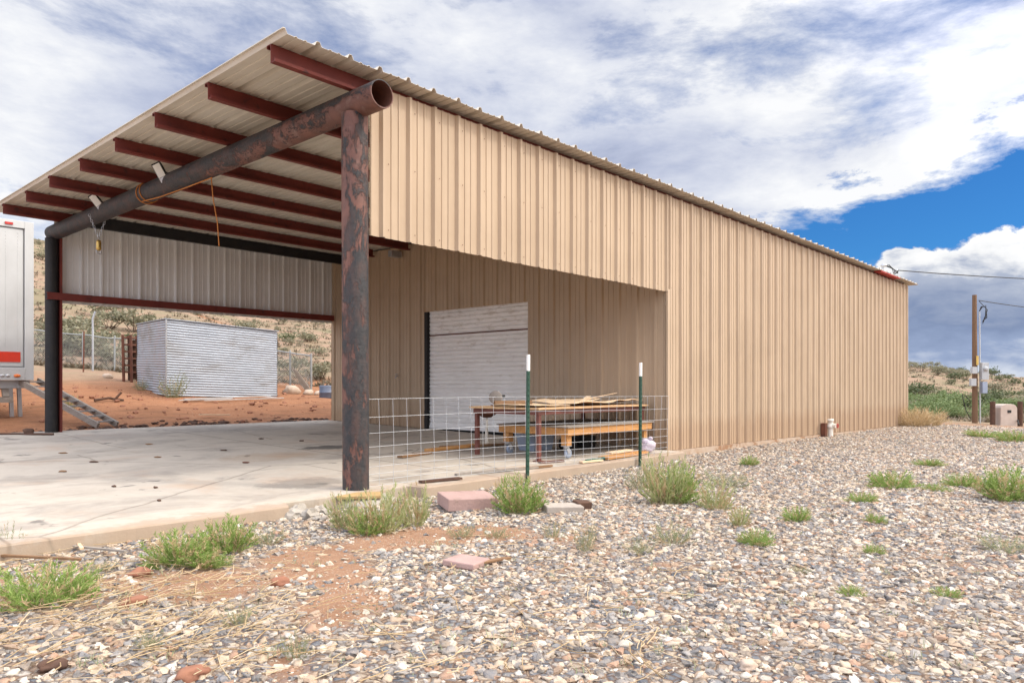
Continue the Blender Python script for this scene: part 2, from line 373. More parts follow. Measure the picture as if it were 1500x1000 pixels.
# ------------------------------------------------------------------ mesh builder
class MB:
    def __init__(s): s.v = []; s.f = []; s.m = []; s.sm = []; s.mi = 0
    def add(s, vs, fs, smooth=False):
        o = len(s.v); s.v += [tuple(v) for v in vs]
        for f in fs: s.f.append(tuple(i+o for i in f)); s.m.append(s.mi); s.sm.append(smooth)
        return s
    def box(s, c, d, rot=None):
        c = Vector(c); x, y, z = (q/2 for q in d)
        vs = [Vector(q) for q in ((-x, -y, -z), (x, -y, -z), (x, y, -z), (-x, y, -z), (-x, -y, z), (x, -y, z), (x, y, z), (-x, y, z))]
        if rot is not None: vs = [rot @ q for q in vs]
        return s.add([q+c for q in vs], [(0, 3, 2, 1), (4, 5, 6, 7), (0, 1, 5, 4), (1, 2, 6, 5), (2, 3, 7, 6), (3, 0, 4, 7)])
    def b(s, x0, x1, y0, y1, z0, z1): return s.box(((x0+x1)/2, (y0+y1)/2, (z0+z1)/2), (abs(x1-x0), abs(y1-y0), abs(z1-z0)))
    def bar(s, p0, p1, w, h, up=(0, 0, 1)):
        p0, p1 = Vector(p0), Vector(p1); d = (p1-p0); L = d.length; d.normalize()
        side = d.cross(Vector(up))
        if side.length < 1e-4: side = d.cross(Vector((1, 0, 0)))
        side.normalize(); u = side.cross(d)
        rot = Matrix((d, side, u)).transposed()
        return s.box((p0+p1)/2, (L, w, h), rot)
    def tube(s, pts, r, n=8, cap=True, smooth=True):
        pts = [Vector(p) for p in pts]; rs = r if isinstance(r, (list, tuple)) else [r]*len(pts)
        o = len(s.v); prev = None; vs = []
        for i, p in enumerate(pts):
            d = (pts[min(i+1, len(pts)-1)]-pts[max(i-1, 0)]).normalized()
            if prev is None:
                a = d.cross(Vector((0, 0, 1)))
                if a.length < .05: a = d.cross(Vector((1, 0, 0)))
            else:
                a = prev-d*prev.dot(d)
            a.normalize(); prev = a; bb = d.cross(a)
            for k in range(n):
                t = 2*math.pi*k/n
                vs.append(p+(a*math.cos(t)+bb*math.sin(t))*rs[i])
        fs = []
        for i in range(len(pts)-1):
            for k in range(n):
                k2 = (k+1) % n
                fs.append((i*n+k, i*n+k2, (i+1)*n+k2, (i+1)*n+k))
        s.add(vs, fs, smooth)
        if cap:
            s.add([vs[k] for k in range(n)], [tuple(range(n))[::-1]])
            s.add([vs[-n+k] for k in range(n)], [tuple(range(n))])
        return s
    def lathe(s, c, prof, n=20, axis='z', smooth=True):
        c = Vector(c); vs = []
        for (r, h) in prof:
            for k in range(n):
                t = 2*math.pi*k/n; a, b = r*math.cos(t), r*math.sin(t)
                vs.append(c+(Vector((a, b, h)) if axis == 'z' else Vector((h, a, b)) if axis == 'x' else Vector((b, h, a))))
        fs = []
        for i in range(len(prof)-1):
            for k in range(n):
                k2 = (k+1) % n; fs.append((i*n+k, i*n+k2, (i+1)*n+k2, (i+1)*n+k))
        return s.add(vs, fs, smooth)
    def torus(s, c, Rr, r, rot, n=12, m=6, sx=1.0):
        vs = []; fs = []
        for i in range(n):
            t = 2*math.pi*i/n
            for k in range(m):
                u = 2*math.pi*k/m
                q = Vector(((Rr+r*math.cos(u))*math.cos(t)*sx, (Rr+r*math.cos(u))*math.sin(t), r*math.sin(u)))
                vs.append(rot @ q+Vector(c))
        for i in range(n):
            for k in range(m):
                fs.append((i*m+k, ((i+1) % n)*m+k, ((i+1) % n)*m+(k+1) % m, i*m+(k+1) % m))
        return s.add(vs, fs, True)
    def lump(s, c, d, seed=0, sub=2, rough=.25, flat=False, rot=None):
        import bmesh
        bm = bmesh.new(); bmesh.ops.create_icosphere(bm, subdivisions=sub, radius=1)
        rnd = Vector((seed*3.7, seed*1.9, seed*.7))
        vs = []
        for v in bm.verts:
            q = v.co.normalized()
            k = 1+rough*mn.noise(q*1.3+rnd)+rough*.5*mn.noise(q*3.1+rnd)
            p = Vector((q.x*d[0]*k, q.y*d[1]*k, q.z*d[2]*k))
            if rot is not None: p = rot @ p
            vs.append(p+Vector(c))
        fs = [tuple(v.index for v in f.verts) for f in bm.faces]; bm.free()
        return s.add(vs, fs, not flat)
    def build(s, name, mats, parent=None, bevel=0, loc=None, solid=0):
        me = bpy.data.meshes.new(name); me.from_pydata(s.v, [], s.f)
        for mt in (mats if isinstance(mats, (list, tuple)) else [mats]): me.materials.append(mt)
        me.polygons.foreach_set('material_index', s.m); me.polygons.foreach_set('use_smooth', s.sm)
        me.update()
        o = bpy.data.objects.new(name, me); COL.objects.link(o)
        if parent is not None: o.parent = parent
        if loc is not None: o.location = loc
        if solid:
            md = o.modifiers.new('thickness', 'SOLIDIFY'); md.thickness = solid; md.offset = 0
        if bevel:
            md = o.modifiers.new('edge', 'BEVEL'); md.width = bevel; md.segments = 2; md.limit_method = 'ANGLE'
        return o

def tag(o, label=None, cat=None, group=None, kind=None):
    if label: o['label'] = label
    if cat: o['category'] = cat
    if group: o['group'] = group
    if kind: o['kind'] = kind
    return o
def thing(name, label, cat, loc=(0, 0, 0), rz=0, group=None):
    o = bpy.data.objects.new(name, None); COL.objects.link(o); o.empty_display_size = .1
    o.location = loc; o.rotation_euler = (0, 0, rz)
    return tag(o, label, cat, group)
def copy_tree(o, parent=None):
    c = o.copy(); COL.objects.link(c)
    if parent is not None: c.parent = parent
    for ch in list(o.children): copy_tree(ch, c)
    return c

PITCH = .305
def rib_profile(L, start=0.0, hgt=.034):
    """(u, h) points of a PBR-type sheet over length L"""
    pts = []
    one = [(0., 0.), (.018, hgt), (.044, hgt), (.062, 0.), (.126, 0.), (.131, .008), (.148, .008), (.153, 0.), (.209, 0.), (.214, .008), (.231, .008), (.236, 0.)]
    k = -1
    while True:
        u0 = start+k*PITCH
        if u0 > L: break
        for (u, h) in one:
            if 0 < u0+u < L: pts.append((u0+u, h))
        k += 1
    pts = [(0., pts[0][1])]+pts+[(L, pts[-1][1])]
    return pts
def ribbed(mb, org, ud, vd, nd, L, v0, v1, nv=1, start=0.0, hgt=.034, flip=False, prof=None):
    """ribbed sheet: u across ribs, v along ribs; v0, v1 are numbers or functions of u"""
    org, ud, vd, nd = Vector(org), Vector(ud), Vector(vd), Vector(nd)
    pr = prof or rib_profile(L, start, hgt)
    vs = []; fs = []
    for (u, h) in pr:
        a = v0(u) if callable(v0) else v0; b = v1(u) if callable(v1) else v1
        for j in range(nv+1):
            t = j/nv
            w = 0.004*mn.noise(Vector((u*.8, (a+(b-a)*t)*.9, org.x)))
            vs.append(org+ud*u+vd*(a+(b-a)*t)+nd*(h+w))
    for i in range(len(pr)-1):
        for j in range(nv):
            q = (i*(nv+1)+j, (i+1)*(nv+1)+j, (i+1)*(nv+1)+j+1, i*(nv+1)+j+1)
            fs.append(q[::-1] if flip else q)
    mb.add(vs, fs); return mb

# ------------------------------------------------------------------ world, sun, camera
SUND = Vector((.40, -.62, .68)).normalized()
def build_world():
    w = bpy.data.worlds.new('World'); SC.world = w; w.use_nodes = True
    nt = w.node_tree; nt.nodes.clear(); n = N(nt)
    out = nt.nodes.new('ShaderNodeOutputWorld')
    sky = nt.nodes.new('ShaderNodeTexSky'); sky.sky_type = 'NISHITA'; sky.sun_disc = False
    sky.sun_elevation = math.asin(SUND.z); sky.sun_rotation = math.atan2(SUND.x, SUND.y)
    sky.air_density = 1.0; sky.dust_density = .3; sky.ozone_density = 2.5
    b1 = nt.nodes.new('ShaderNodeBackground'); b1.inputs[1].default_value = .10
    tint = n.mix(1.0, sky.outputs[0], (.22, .64, 1.12), 'MULTIPLY')
    nt.links.new(tint, b1.inputs[0])
    d = n.coord('Generated')
    x, y, z = n.sep(d)
    el = n.math('MULTIPLY', n.math('ARCSINE', z), 57.2958)
    az = n.math('MULTIPLY', n.math('ARCTAN2', y, x), 57.2958)
    p = n.comb(n.math('ADD', x, n.math('MULTIPLY', z, .55)), y, n.math('MULTIPLY', z, 2.1))
    warp = n.noise(p, 2.0, 4, .5, 0, True)
    pw = n.mix(.08, p, warp)
    n1 = n.noise(n.mapping(pw, (1, 1, 1), (3.1, 1.7, .4)), 3.6, 12, .58, .15)
    n2 = n.noise(n.mapping(pw, (1, 1, 1), (7.3, 2.2, 1.1)), 3.0, 11, .52, .2)
    n5 = n.noise(n.mapping(pw, (1, 1, 1), (1.3, 8.2, 2.1)), 1.5, 4, .5)
    ps = n.mapping(pw, (1, 1, 1.35), (2.2, 4.1, .7), (0, R(12), R(20)))
    n6 = n.noise(ps, 5.0, 13, .64, .15)
    # the clear gap low on the right
    da = n.math('SUBTRACT', az, 11.5)
    de = n.math('ADD', n.math('SUBTRACT', el, 11.6), n.math('MULTIPLY', da, .20))
    de = n.math('ADD', de, n.math('ADD', n.math('MULTIPLY', n.math('SUBTRACT', n6, .5), 12.), n.math('MULTIPLY', n.math('SUBTRACT', n2, .5), 7.)))
    q = n.math('ADD', n.math('POWER', n.math('DIVIDE', n.math('ABSOLUTE', da), 18.0), 2.), n.math('POWER', n.math('DIVIDE', n.math('ABSOLUTE', de), 5.0), 2.))
    g = n.math('SUBTRACT', 1.0, q, clamp=True)
    f = n.math('SUBTRACT', n.math('ADD', n.math('MULTIPLY', n.math('SUBTRACT', n.math('ADD', n.math('MULTIPLY', n1, .45), n.math('MULTIPLY', n6, .55)), .5), 3.5), .76), n.math('MULTIPLY', n.math('POWER', g, .7), 1.08))
    mask = n.ramp(f, [(.10, 0.), (.38, .45), (.74, 1.)])
    bright = n.math('ADD', n.math('MULTIPLY', n2, .75), n.math('MULTIPLY', n5, .45))
    bright = n.math('ADD', bright, n.math('MULTIPLY', n.math('SUBTRACT', n6, .5), .45))
    cc = n.ramp(bright, [(.43, (.38, .435, .61)), (.52, (.55, .605, .78)), (.61, (.76, .80, .92)), (.73, (1.06, 1.07, 1.09))])
    # heaped cloud bank near the horizon
    v3 = n.comb(n.math('MULTIPLY', az, .17), n.math('MULTIPLY', el, .24), 0.)
    n3 = n.noise(v3, 1.0, 10, .58, .2)
    top = n.math('ADD', n.math('MULTIPLY', n.math('SUBTRACT', n3, .5), 7.0), n.math('SUBTRACT', 9.6, n.math('MULTIPLY', n.math('MAXIMUM', n.math('SUBTRACT', az, 14.5), 0.), .8)))
    hh = n.math('SUBTRACT', top, el)
    bank = n.ramp(n.math('MULTIPLY', hh, 1.0), [(0., 0.), (.35, 1.)])
    n4 = n.noise(n.mapping(v3, (.8, 1.7, 1), (5, 5, 0)), 1.3, 10, .6, .3)
    depth = n.math('ADD', n.math('DIVIDE', hh, 9.5), n.math('MULTIPLY', n.math('SUBTRACT', n4, .5), .7))
    bc = n.ramp(depth, [(.0, (1.15, 1.15, 1.15)), (.13, (1.0, 1.01, 1.03)), (.26, (.50, .56, .70)), (.55, (.26, .335, .52)), (.76, (.36, .45, .66)), (.95, (.72, .78, .90))])
    cc = n.mix(bank, cc, bc)
    mask = n.math('MAXIMUM', mask, bank)
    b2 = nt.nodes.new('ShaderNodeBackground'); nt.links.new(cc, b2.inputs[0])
    # unseen sky brightened overhead, round the veiled sun and westward as added fill
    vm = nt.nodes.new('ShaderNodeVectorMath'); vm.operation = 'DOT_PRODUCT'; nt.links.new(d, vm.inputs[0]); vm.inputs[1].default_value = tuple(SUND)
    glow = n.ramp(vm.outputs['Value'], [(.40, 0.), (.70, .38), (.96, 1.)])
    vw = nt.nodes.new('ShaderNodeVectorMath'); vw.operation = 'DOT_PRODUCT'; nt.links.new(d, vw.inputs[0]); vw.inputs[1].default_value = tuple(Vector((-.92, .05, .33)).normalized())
    west_fill = n.ramp(vw.outputs['Value'], [(.25, 0.), (.85, 1.)])  # added bright lobe behind the camera, fills the recessed end wall and door
    zen_fill = n.ramp(z, [(.46, 0.), (.8, 1.)])
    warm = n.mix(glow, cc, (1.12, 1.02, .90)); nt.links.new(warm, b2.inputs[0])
    st_ = n.math('ADD', n.math('ADD', .90, n.math('ADD', n.math('MULTIPLY', glow, 3.0), n.math('MULTIPLY', west_fill, 1.35))), n.math('MULTIPLY', zen_fill, 1.5))
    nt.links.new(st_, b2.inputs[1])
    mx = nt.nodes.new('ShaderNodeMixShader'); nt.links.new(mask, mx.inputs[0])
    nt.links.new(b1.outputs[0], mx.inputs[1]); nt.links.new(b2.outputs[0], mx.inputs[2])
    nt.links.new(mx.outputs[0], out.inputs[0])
build_world()
sl = bpy.data.lights.new('sun', 'SUN'); sl.energy = 1.4; sl.angle = R(4); sl.color = (1, .955, .88)
so = bpy.data.objects.new('sun', sl); COL.objects.link(so); so.rotation_euler = SUND.to_track_quat('Z', 'Y').to_euler(); so.location = (0, -10, 20)
cd = bpy.data.cameras.new('camera'); cam = bpy.data.objects.new('camera', cd); COL.objects.link(cam)
cam.location = (CAMX, CAMY, CH); cam.rotation_euler = (R(90), 0, YAW-R(90))
cd.sensor_width = 36; cd.lens = 36*F/1500; cd.shift_y = (HOR-500)/1500; cd.clip_end = 3000; cd.clip_start = .05
SC.camera = cam
SC.view_settings.view_transform = 'Standard'; SC.view_settings.look = 'None'; SC.view_settings.exposure = .03; SC.view_settings.gamma = 1

# ------------------------------------------------------------------ terrain
BARE = [(560, 792, 1.15, .28), (640, 784, 1.15, .30), (725, 777, .95, .26), (440, 812, .9, .24), (500, 838, 1.1, .20), (470, 826, .8, .2), (505, 885, .45, .22), (640, 850, .4, .25), (330, 850, .5, .35), (200, 850, .45, .4), (830, 790, .6, .25)]
BARE = [(G(px, py)[0], w, r) for (px, py, w, r) in BARE]
def gravelness(x, y):
    if y > .6: return 0.0
    g = 1.0*smooth(-12, -8, y)
    g *= 1-smooth(17.5, 22.5, x+mn.noise(Vector((x*.4, y*.4, 0)))*2)
    for (c, w, r) in BARE:
        dd = ((x-c.x)**2+(y-c.y)**2)/(r*r)
        if dd < 6: g -= w*math.exp(-dd)
    nn = mn.fractal(Vector((x*.9, y*.9, 4.4)), 1.0, 2.0, 4)
    g -= max(0, nn-.05)*.62; g -= .3*max(0, mn.noise(Vector((x*4.1, y*4.1, 8))))
    g -= .35*smooth(-1.0, -3.4, x)*max(0, .4+nn)
    return max(0, min(1, g))
def hillness(x, y):
    r = math.hypot(x-CAMX, y-CAMY)
    n_ = mn.noise(Vector((x*.25, y*.25, 7)))
    if y > 2 and x < 20: return smooth(22.8, 26, r+n_*3)
    return smooth(21, 25, x+n_*2) if y < 2 else smooth(19, 24, x+n_*2)
def terrain():
    rings = [0.0]; r = .9
    while r < 420: rings.append(r); r *= 1.045
    azs = []; a = -180.0
    while a < 180:
        azs.append(a); a += .8 if -5 <= a < 95 else 4
    na = len(azs); vs = [(CAMX, CAMY, zg(CAMX, CAMY))]; fs = []
    for r in rings[1:]:
        for a in azs:
            x, y = CAMX+r*math.cos(R(a)), CAMY+r*math.sin(R(a)); vs.append((x, y, zg(x, y)))
    for k in range(na): fs.append((0, 1+k, 1+(k+1) % na))
    for i in range(len(rings)-2):
        for k in range(na):
            k2 = (k+1) % na; o = 1+i*na
            fs.append((o+k, o+na+k, o+na+k2, o+k2))
    mb = MB(); mb.add(vs, fs, True); o = mb.build('ground', M['ground'])
    for nm, fn in (('gravel', gravelness), ('hill', hillness)):
        at = o.data.attributes.new(nm, 'FLOAT', 'POINT'); at.data.foreach_set('value', [fn(v[0], v[1]) for v in vs])
    tag(o, kind='structure')
terrain()

# ------------------------------------------------------------------ gravel stones (stuff)
def stone_variants():
    c = bpy.data.collections.new('stone_kinds')
    for i in range(9):
        rr = random.Random(i); mb = MB()
        d = (1.0, rr.uniform(.65, .95), rr.uniform(.38, .62))
        mb.lump((0, 0, 0), d, seed=i+1, sub=2, rough=.95, flat=(i % 3 != 0))
        me_o = mb.build('stone', M['stone']); COL.objects.unlink(me_o); c.objects.link(me_o)
    return c
def gravel():
    kinds = stone_variants()
    vs = []; fs = []; st = .13; idx = {}
    nx, ny = int(27/st), int(9.5/st)
    dens = []
    def vid(i, j):
        if (i, j) in idx: return idx[i, j]
        x, y = -5+i*st, -9+j*st
        idx[i, j] = len(vs); vs.append((x, y, zg(x, y)))
        g = gravelness(x, y); dep = x*CY+y*SY+TY
        dens.append((.07+.93*smooth(.14, .75, g+.5*mn.noise(Vector((x*3.1, y*3.1, 2)))))*(1350 if dep < 6 else 1350-650*smooth(6, 14, dep)))
        return idx[i, j]
    for i in range(nx):
        for j in range(ny):
            x, y = -5+(i+.5)*st, -9+(j+.5)*st
            if y > -.34 and x < 5.1: continue
            if y > -.04: continue
            lat, dep = x*SY-y*CY+TX, x*CY+y*SY+TY
            if dep < 1.9 or dep > 23 or abs(lat) > .76*dep+.3: continue
            fs.append((vid(i, j), vid(i+1, j), vid(i+1, j+1), vid(i, j+1)))
    mb = MB(); mb.add(vs, fs); o = mb.build('gravel', M['stone'])
    at = o.data.attributes.new('dens', 'FLOAT', 'POINT'); at.data.foreach_set('value', dens)
    ng = bpy.data.node_groups.new('scatter_stones', 'GeometryNodeTree')
    ng.interface.new_socket('Geometry', in_out='INPUT', socket_type='NodeSocketGeometry')
    ng.interface.new_socket('Geometry', in_out='OUTPUT', socket_type='NodeSocketGeometry')
    L = ng.links; nn = ng.nodes.new
    gi, go = nn('NodeGroupInput'), nn('NodeGroupOutput')
    dp = nn('GeometryNodeDistributePointsOnFaces'); L.new(gi.outputs[0], dp.inputs['Mesh'])
    na = nn('GeometryNodeInputNamedAttribute'); na.data_type = 'FLOAT'; na.inputs['Name'].default_value = 'dens'
    L.new(na.outputs[0], dp.inputs['Density']); dp.inputs['Seed'].default_value = 3
    ci = nn('GeometryNodeCollectionInfo'); ci.inputs[0].default_value = kinds; ci.inputs['Separate Children'].default_value = True; ci.inputs['Reset Children'].default_value = True
    ip = nn('GeometryNodeInstanceOnPoints'); L.new(dp.outputs[0], ip.inputs['Points']); L.new(ci.outputs[0], ip.inputs['Instance'])
    ip.inputs['Pick Instance'].default_value = True
    rv = nn('FunctionNodeRandomValue'); rv.data_type = 'FLOAT_VECTOR'; rv.inputs[0].default_value = (-.45, -.45, 0); rv.inputs[1].default_value = (.45, .45, 6.28)
    L.new(rv.outputs[0], ip.inputs['Rotation'])
    rs = nn('FunctionNodeRandomValue'); rs.data_type = 'FLOAT'; rs.inputs['Seed'].default_value = 5
    rs.inputs[2].default_value = 0.0; rs.inputs[3].default_value = 1.0
    pw = nn('ShaderNodeMath'); pw.operation = 'POWER'; L.new(rs.outputs[1], pw.inputs[0]); pw.inputs[1].default_value = 3.0
    ma = nn('ShaderNodeMath'); ma.operation = 'MULTIPLY_ADD'; L.new(pw.outputs[0], ma.inputs[0]); ma.inputs[1].default_value = .021; ma.inputs[2].default_value = .0066
    L.new(ma.outputs[0], ip.inputs['Scale'])
    L.new(ip.outputs[0], go.inputs[0])
    md = o.modifiers.new('stones', 'NODES'); md.node_group = ng
    tag(o, 'pale mixed river gravel covering the yard beside the building', 'gravel', kind='stuff')
gravel()

# ------------------------------------------------------------------ slab
def slab():
    # outline with a broken notch at the corner post
    rnd = random.Random(3)
    edge = []
    x = -9.0
    while x < 5.15:
        y = -.33+mn.noise(Vector((x*1.7, 0, 0)))*.012+mn.noise(Vector((x*8, 0, 0)))*.006
        if -.82 < x < .42: y = -.16+mn.noise(Vector((x*5, 2, 0)))*.05
        edge.append((x, y)); x += .06
    edge.append((5.15, -.30))
    out = edge+[(5.15, 8.12), (-9, 8.12)]
    n = len(out); vs = []; 
    for (x, y) in out: vs.append((x, y+.006, slabz(x, y)))
    for (x, y) in out: vs.append((x, y, slabz(x, y)-.012))
    for (x, y) in out: vs.append((x, y+mn.noise(Vector((x*5, 7, 0)))*.01, slabz(x, y)-.22))
    fs = [tuple(range(n))]
    for i in range(n):
        j = (i+1) % n
        fs.append((i, i+n, j+n, j)); fs.append((i+n, i+2*n, j+2*n, j+n))
    mb = MB(); mb.add(vs, fs); o = mb.build('concrete_slab', M['slab']); tag(o, kind='structure')
slab()

# ------------------------------------------------------------------ building
XE, XEND, W, ZF, ZT = 5.18, 17.45, 7.92, 2.19, 3.505
ZR = 3.565
def roofz(y): return ZR+.0*y
bld = thing('metal_workshop', 'large tan ribbed metal workshop with an open carport bay on peeling pipe posts', 'building', (XE, 0, 0))
def part(mb, name, mat, parent=bld, **k):
    o = mb.build(name, mat, parent, **k)
    if parent is bld: o.location = (-XE, 0, 0)
    return o

def wallbot(u): return -.012-.0105*u
mb = MB(); ribbed(mb, (XE, -.02, 0), (1, 0, 0), (0, 0, 1), (0, -1, 0), XEND-XE, wallbot, ZT, 14, start=.02)
mb.mi = 1
def screw(mb, x, y, z, nd=(0, -1, 0)):
    r = .006
    if nd[1]: mb.add([(x-r, y-.002, z), (x, y-.002, z-r), (x+r, y-.002, z), (x, y-.002, z+r), (x, y-.007, z)], [(0, 1, 4), (1, 2, 4), (2, 3, 4), (3, 0, 4)])
    else: mb.add([(x-.002, y+r, z), (x-.002, y, z-r), (x-.002, y-r, z), (x-.002, y, z+r), (x-.007, y, z)], [(0, 1, 4), (1, 2, 4), (2, 3, 4), (3, 0, 4)])
for k in range(41):
    for z in (.12, 1.15, 2.25, 3.3): screw(mb, XE+.02+k*PITCH+.09, -.025, z+wallbot(k*PITCH)*.5)
part(mb, 'side_wall', [M['siding'], M['rust']])
mb = MB(); ribbed(mb, (.13, -.022, 0), (1, 0, 0), (0, 0, 1), (0, -1, 0), XE-.13, lambda u: ZF+.004*math.sin(math.floor((u+.3)/.915)*2.1)-.0012*u, lambda u: ZT, 8, start=.10)
mb.mi = 1
for k in range(17):
    for z in (ZF+.075, 2.85, 3.38): screw(mb, .13+.10+k*PITCH+.10, -.027, z)
part(mb, 'upper_side_panel', [M['siding'], M['rust']])
# end wall with the door opening: three sheets in one mesh
DY0, DY1, DZ = 2.52, 5.03, 2.235
mb = MB()
sl_ = lambda y0: (lambda u: slabz(0, y0-u)+.004)
ribbed(mb, (XE, W+.075, 0), (0, -1, 0), (0, 0, 1), (-1, 0, 0), W+.075-DY1, lambda u: slabz(0, W-u)+.004, 3.53, 8, start=.08)
ribbed(mb, (XE, DY1, 0), (0, -1, 0), (0, 0, 1), (-1, 0, 0), DY1-DY0, DZ, 3.53, 4, start=.27)
ribbed(mb, (XE, DY0, 0), (0, -1, 0), (0, 0, 1), (-1, 0, 0), DY0-.01, lambda u: slabz(0, DY0-u)+.004, 3.53, 8, start=.20)
mb.mi = 1
for k in range(26):
    y = W-.15-k*PITCH
    for z in (.45, 1.35, 2.6, 3.3):
        if DY0-.05 < y < DY1+.05 and z < 2.3: continue
        if y > .05: screw(mb, XE-.004, y, z, (-1, 0, 0))
part(mb, 'end_wall', [M['siding'], M['rust']])
# corner trim
mb = MB(); mb.b(XE-.045, XE+.02, -.058, -.0225, -.01, ZF+.02); part(mb, 'corner_trim', M['siding'])
mb = MB(); mb.b(XEND-.02, XEND+.025, -.060, -.02, -.16, ZT-.02); part(mb, 'corner_trim', M['siding'])
# rear and far walls
mb = MB(); ribbed(mb, (XEND, 0, 0), (0, 1, 0), (0, 0, 1), (1, 0, 0), W, -.14, 3.53, 2, start=.1)
ribbed(mb, (XEND, W+.02, 0), (-1, 0, 0), (0, 0, 1), (0, 1, 0), XEND-XE, -.1, 3.53, 2, start=.1)
part(mb, 'rear_wall', M['siding'])
# foundation strip under the siding
mb = MB(); mb.add([(XE-.06, -.075, -.016), (XEND, -.070, -.150), (XEND, -.070, -.5), (XE-.06, -.075, -.5), (XE-.06, .2, -.016), (XEND, .2, -.150)], [(0, 3, 2, 1), (0, 1, 5, 4), (0, 4, 3)])
part(mb, 'foundation', M['footing'])
# roof
mb = MB()
x0, x1 = -.80, XEND+.52
ribbed(mb, (x0, 0, ZR), (1, 0, 0), (0, 1, 0), (0, 0, 1), x1-x0, lambda u: -.19+.006*math.sin(u*9.7)+.004*math.sin(u*3.1), W+.35, 10, start=-.03, hgt=.036)
part(mb, 'roof', M['roof'], solid=.0025)
mb = MB(); mb.b(x0-.006, x0+.016, -.185, W+.35, ZR+.0345, ZR+.042)
part(mb, 'rake_trim', M['roof'])
# purlins
PH = .152
pur = None
for i in range(8):
    y = .045+i*1.076
    mb = MB(); zt = ZR-.004
    xa, xb = -.775+.012*math.sin(i*2.3), XE-.06
    if i == 0: xb = XEND
    mb.b(xa, xb, y-.003, y+.003, zt-PH, zt); mb.b(xa, xb, y+.0032, y+.06, zt-.006, zt); mb.b(xa, xb, y-.06, y-.0032, zt-PH, zt-PH+.006)
    mb.b(xa, xb, y+.054, y+.06, zt-.026, zt-.0062); mb.b(xa, xb, y-.06, y-.054, zt-PH+.0062, zt-PH+.026)
    o = part(mb, 'purlin', M['red_steel'])
# header pipe: open ends
ZP, RP = 3.292, .117
mb = MB()
ys = [-.36+.1*i for i in range(int((W+.5)/.1)+1)]
def ring(r, y, flipn=1, n=32): return [(r*math.cos(2*math.pi*k/n), y, ZP+.002*y+r*math.sin(2*math.pi*k/n)) for k in range(n)]
def bumpy(r, y, n=32):
    out = []
    for k in range(n):
        t = 2*math.pi*k/n
        rr = r+.0022*mn.noise(Vector((math.cos(t)*1.5, y*3, math.sin(t)*1.5)))
        out.append((rr*math.cos(t), y, ZP+.002*y+rr*math.sin(t)))
    return out
vs = []; fs = []
for y in ys: vs += bumpy(RP, y)
n_ = 32
for i in range(len(ys)-1):
    for k in range(n_): fs.append((i*n_+k, (i+1)*n_+k, (i+1)*n_+(k+1) % n_, i*n_+(k+1) % n_))
mb.add(vs, fs, True)
for (ya, yb) in ((ys[0], ys[0]+.9), (ys[-1], ys[-1]-.9)):
    s_ = 1 if yb > ya else -1
    a = bumpy(RP, ya); b_ = ring(RP-.009, ya); c_ = ring(RP-.009, yb)
    mb.mi = 0
    mb.add(a+b_, [((k, (k+1) % n_, n_+(k+1) % n_, n_+k))[::s_] for k in range(n_)])
    mb.mi = 1
    mb.add(b_+c_, [((k, (k+1) % n_, n_+(k+1) % n_, n_+k))[::s_] for k in range(n_)], True)
part(mb, 'header_pipe', [M['head_pipe'], M['rust']])
def post(y, r, mat, zb, tilt=0, xo=0):
    mb = MB(); vs = []; fs = []; zs = [zb+(ZP-.09-zb)*i/40 for i in range(41)]
    for z in zs:
        for k in range(32):
            t = 2*math.pi*k/32
            rr = r+.0025*mn.noise(Vector((math.cos(t)*1.5, math.sin(t)*1.5, z*3)))
            vs.append((xo+rr*math.cos(t)+tilt*(z-zb), y+rr*math.sin(t), z))
    for i in range(40):
        for k in range(32): fs.append((i*32+k, i*32+(k+1) % 32, (i+1)*32+(k+1) % 32, (i+1)*32+k))
    mb.add(vs, fs, True); return part(mb, 'support_post', mat)
p_ = post(0, .113, M['post_pipe'], -.03, -.004); p_['label'] = 'thick corner post with peeling black coating over red primer'
p_ = post(W, .092, M['black_steel'], slabz(0, W)-.1, 0, -.05); p_['label'] = 'black far corner post'
mb = MB(); mb.b(.045, .075, W-.09, W+.1, .1, ZP); mb.b(-.09, .0455, W+.119, W+.14, .1, ZP); part(mb, 'post_channel', M['red_steel'])
mb = MB(); mb.lump((.0, -.10, -.13), (.34, .26, .12), seed=4, sub=3, rough=.3); part(mb, 'post_footing', M['concrete'])
# far open side: upper panel, rail
mb = MB(); ribbed(mb, (.0, W+.06, 0), (1, 0, 0), (0, 0, 1), (0, -1, 0), XE-.004, 2.20, 3.56, 4, start=.05, hgt=.03)
part(mb, 'far_side_panel', M['offwhite'])
mb = MB(); mb.b(-.14, XE-.06, W-.105, W-.1, 2.235, 2.345); mb.b(-.14, XE-.06, W-.1, W-.02, 2.340, 2.345); mb.b(-.14, XE-.06, W-.1, W-.02, 2.235, 2.240); part(mb, 'side_rail', M['red_steel'])
mb = MB(); mb.b(.12, XE-.07, 7.47, 7.50, 3.385, 3.555); mb.b(.12, XE-.07, 7.5002, 7.56, 3.385, 3.392); part(mb, 'eave_beam', M['black_steel'])
mb = MB(); mb.b(XE-.30, XE-.07, 5.6, 5.72, 3.30, 3.41); part(mb, 'bracket', M['steel'])
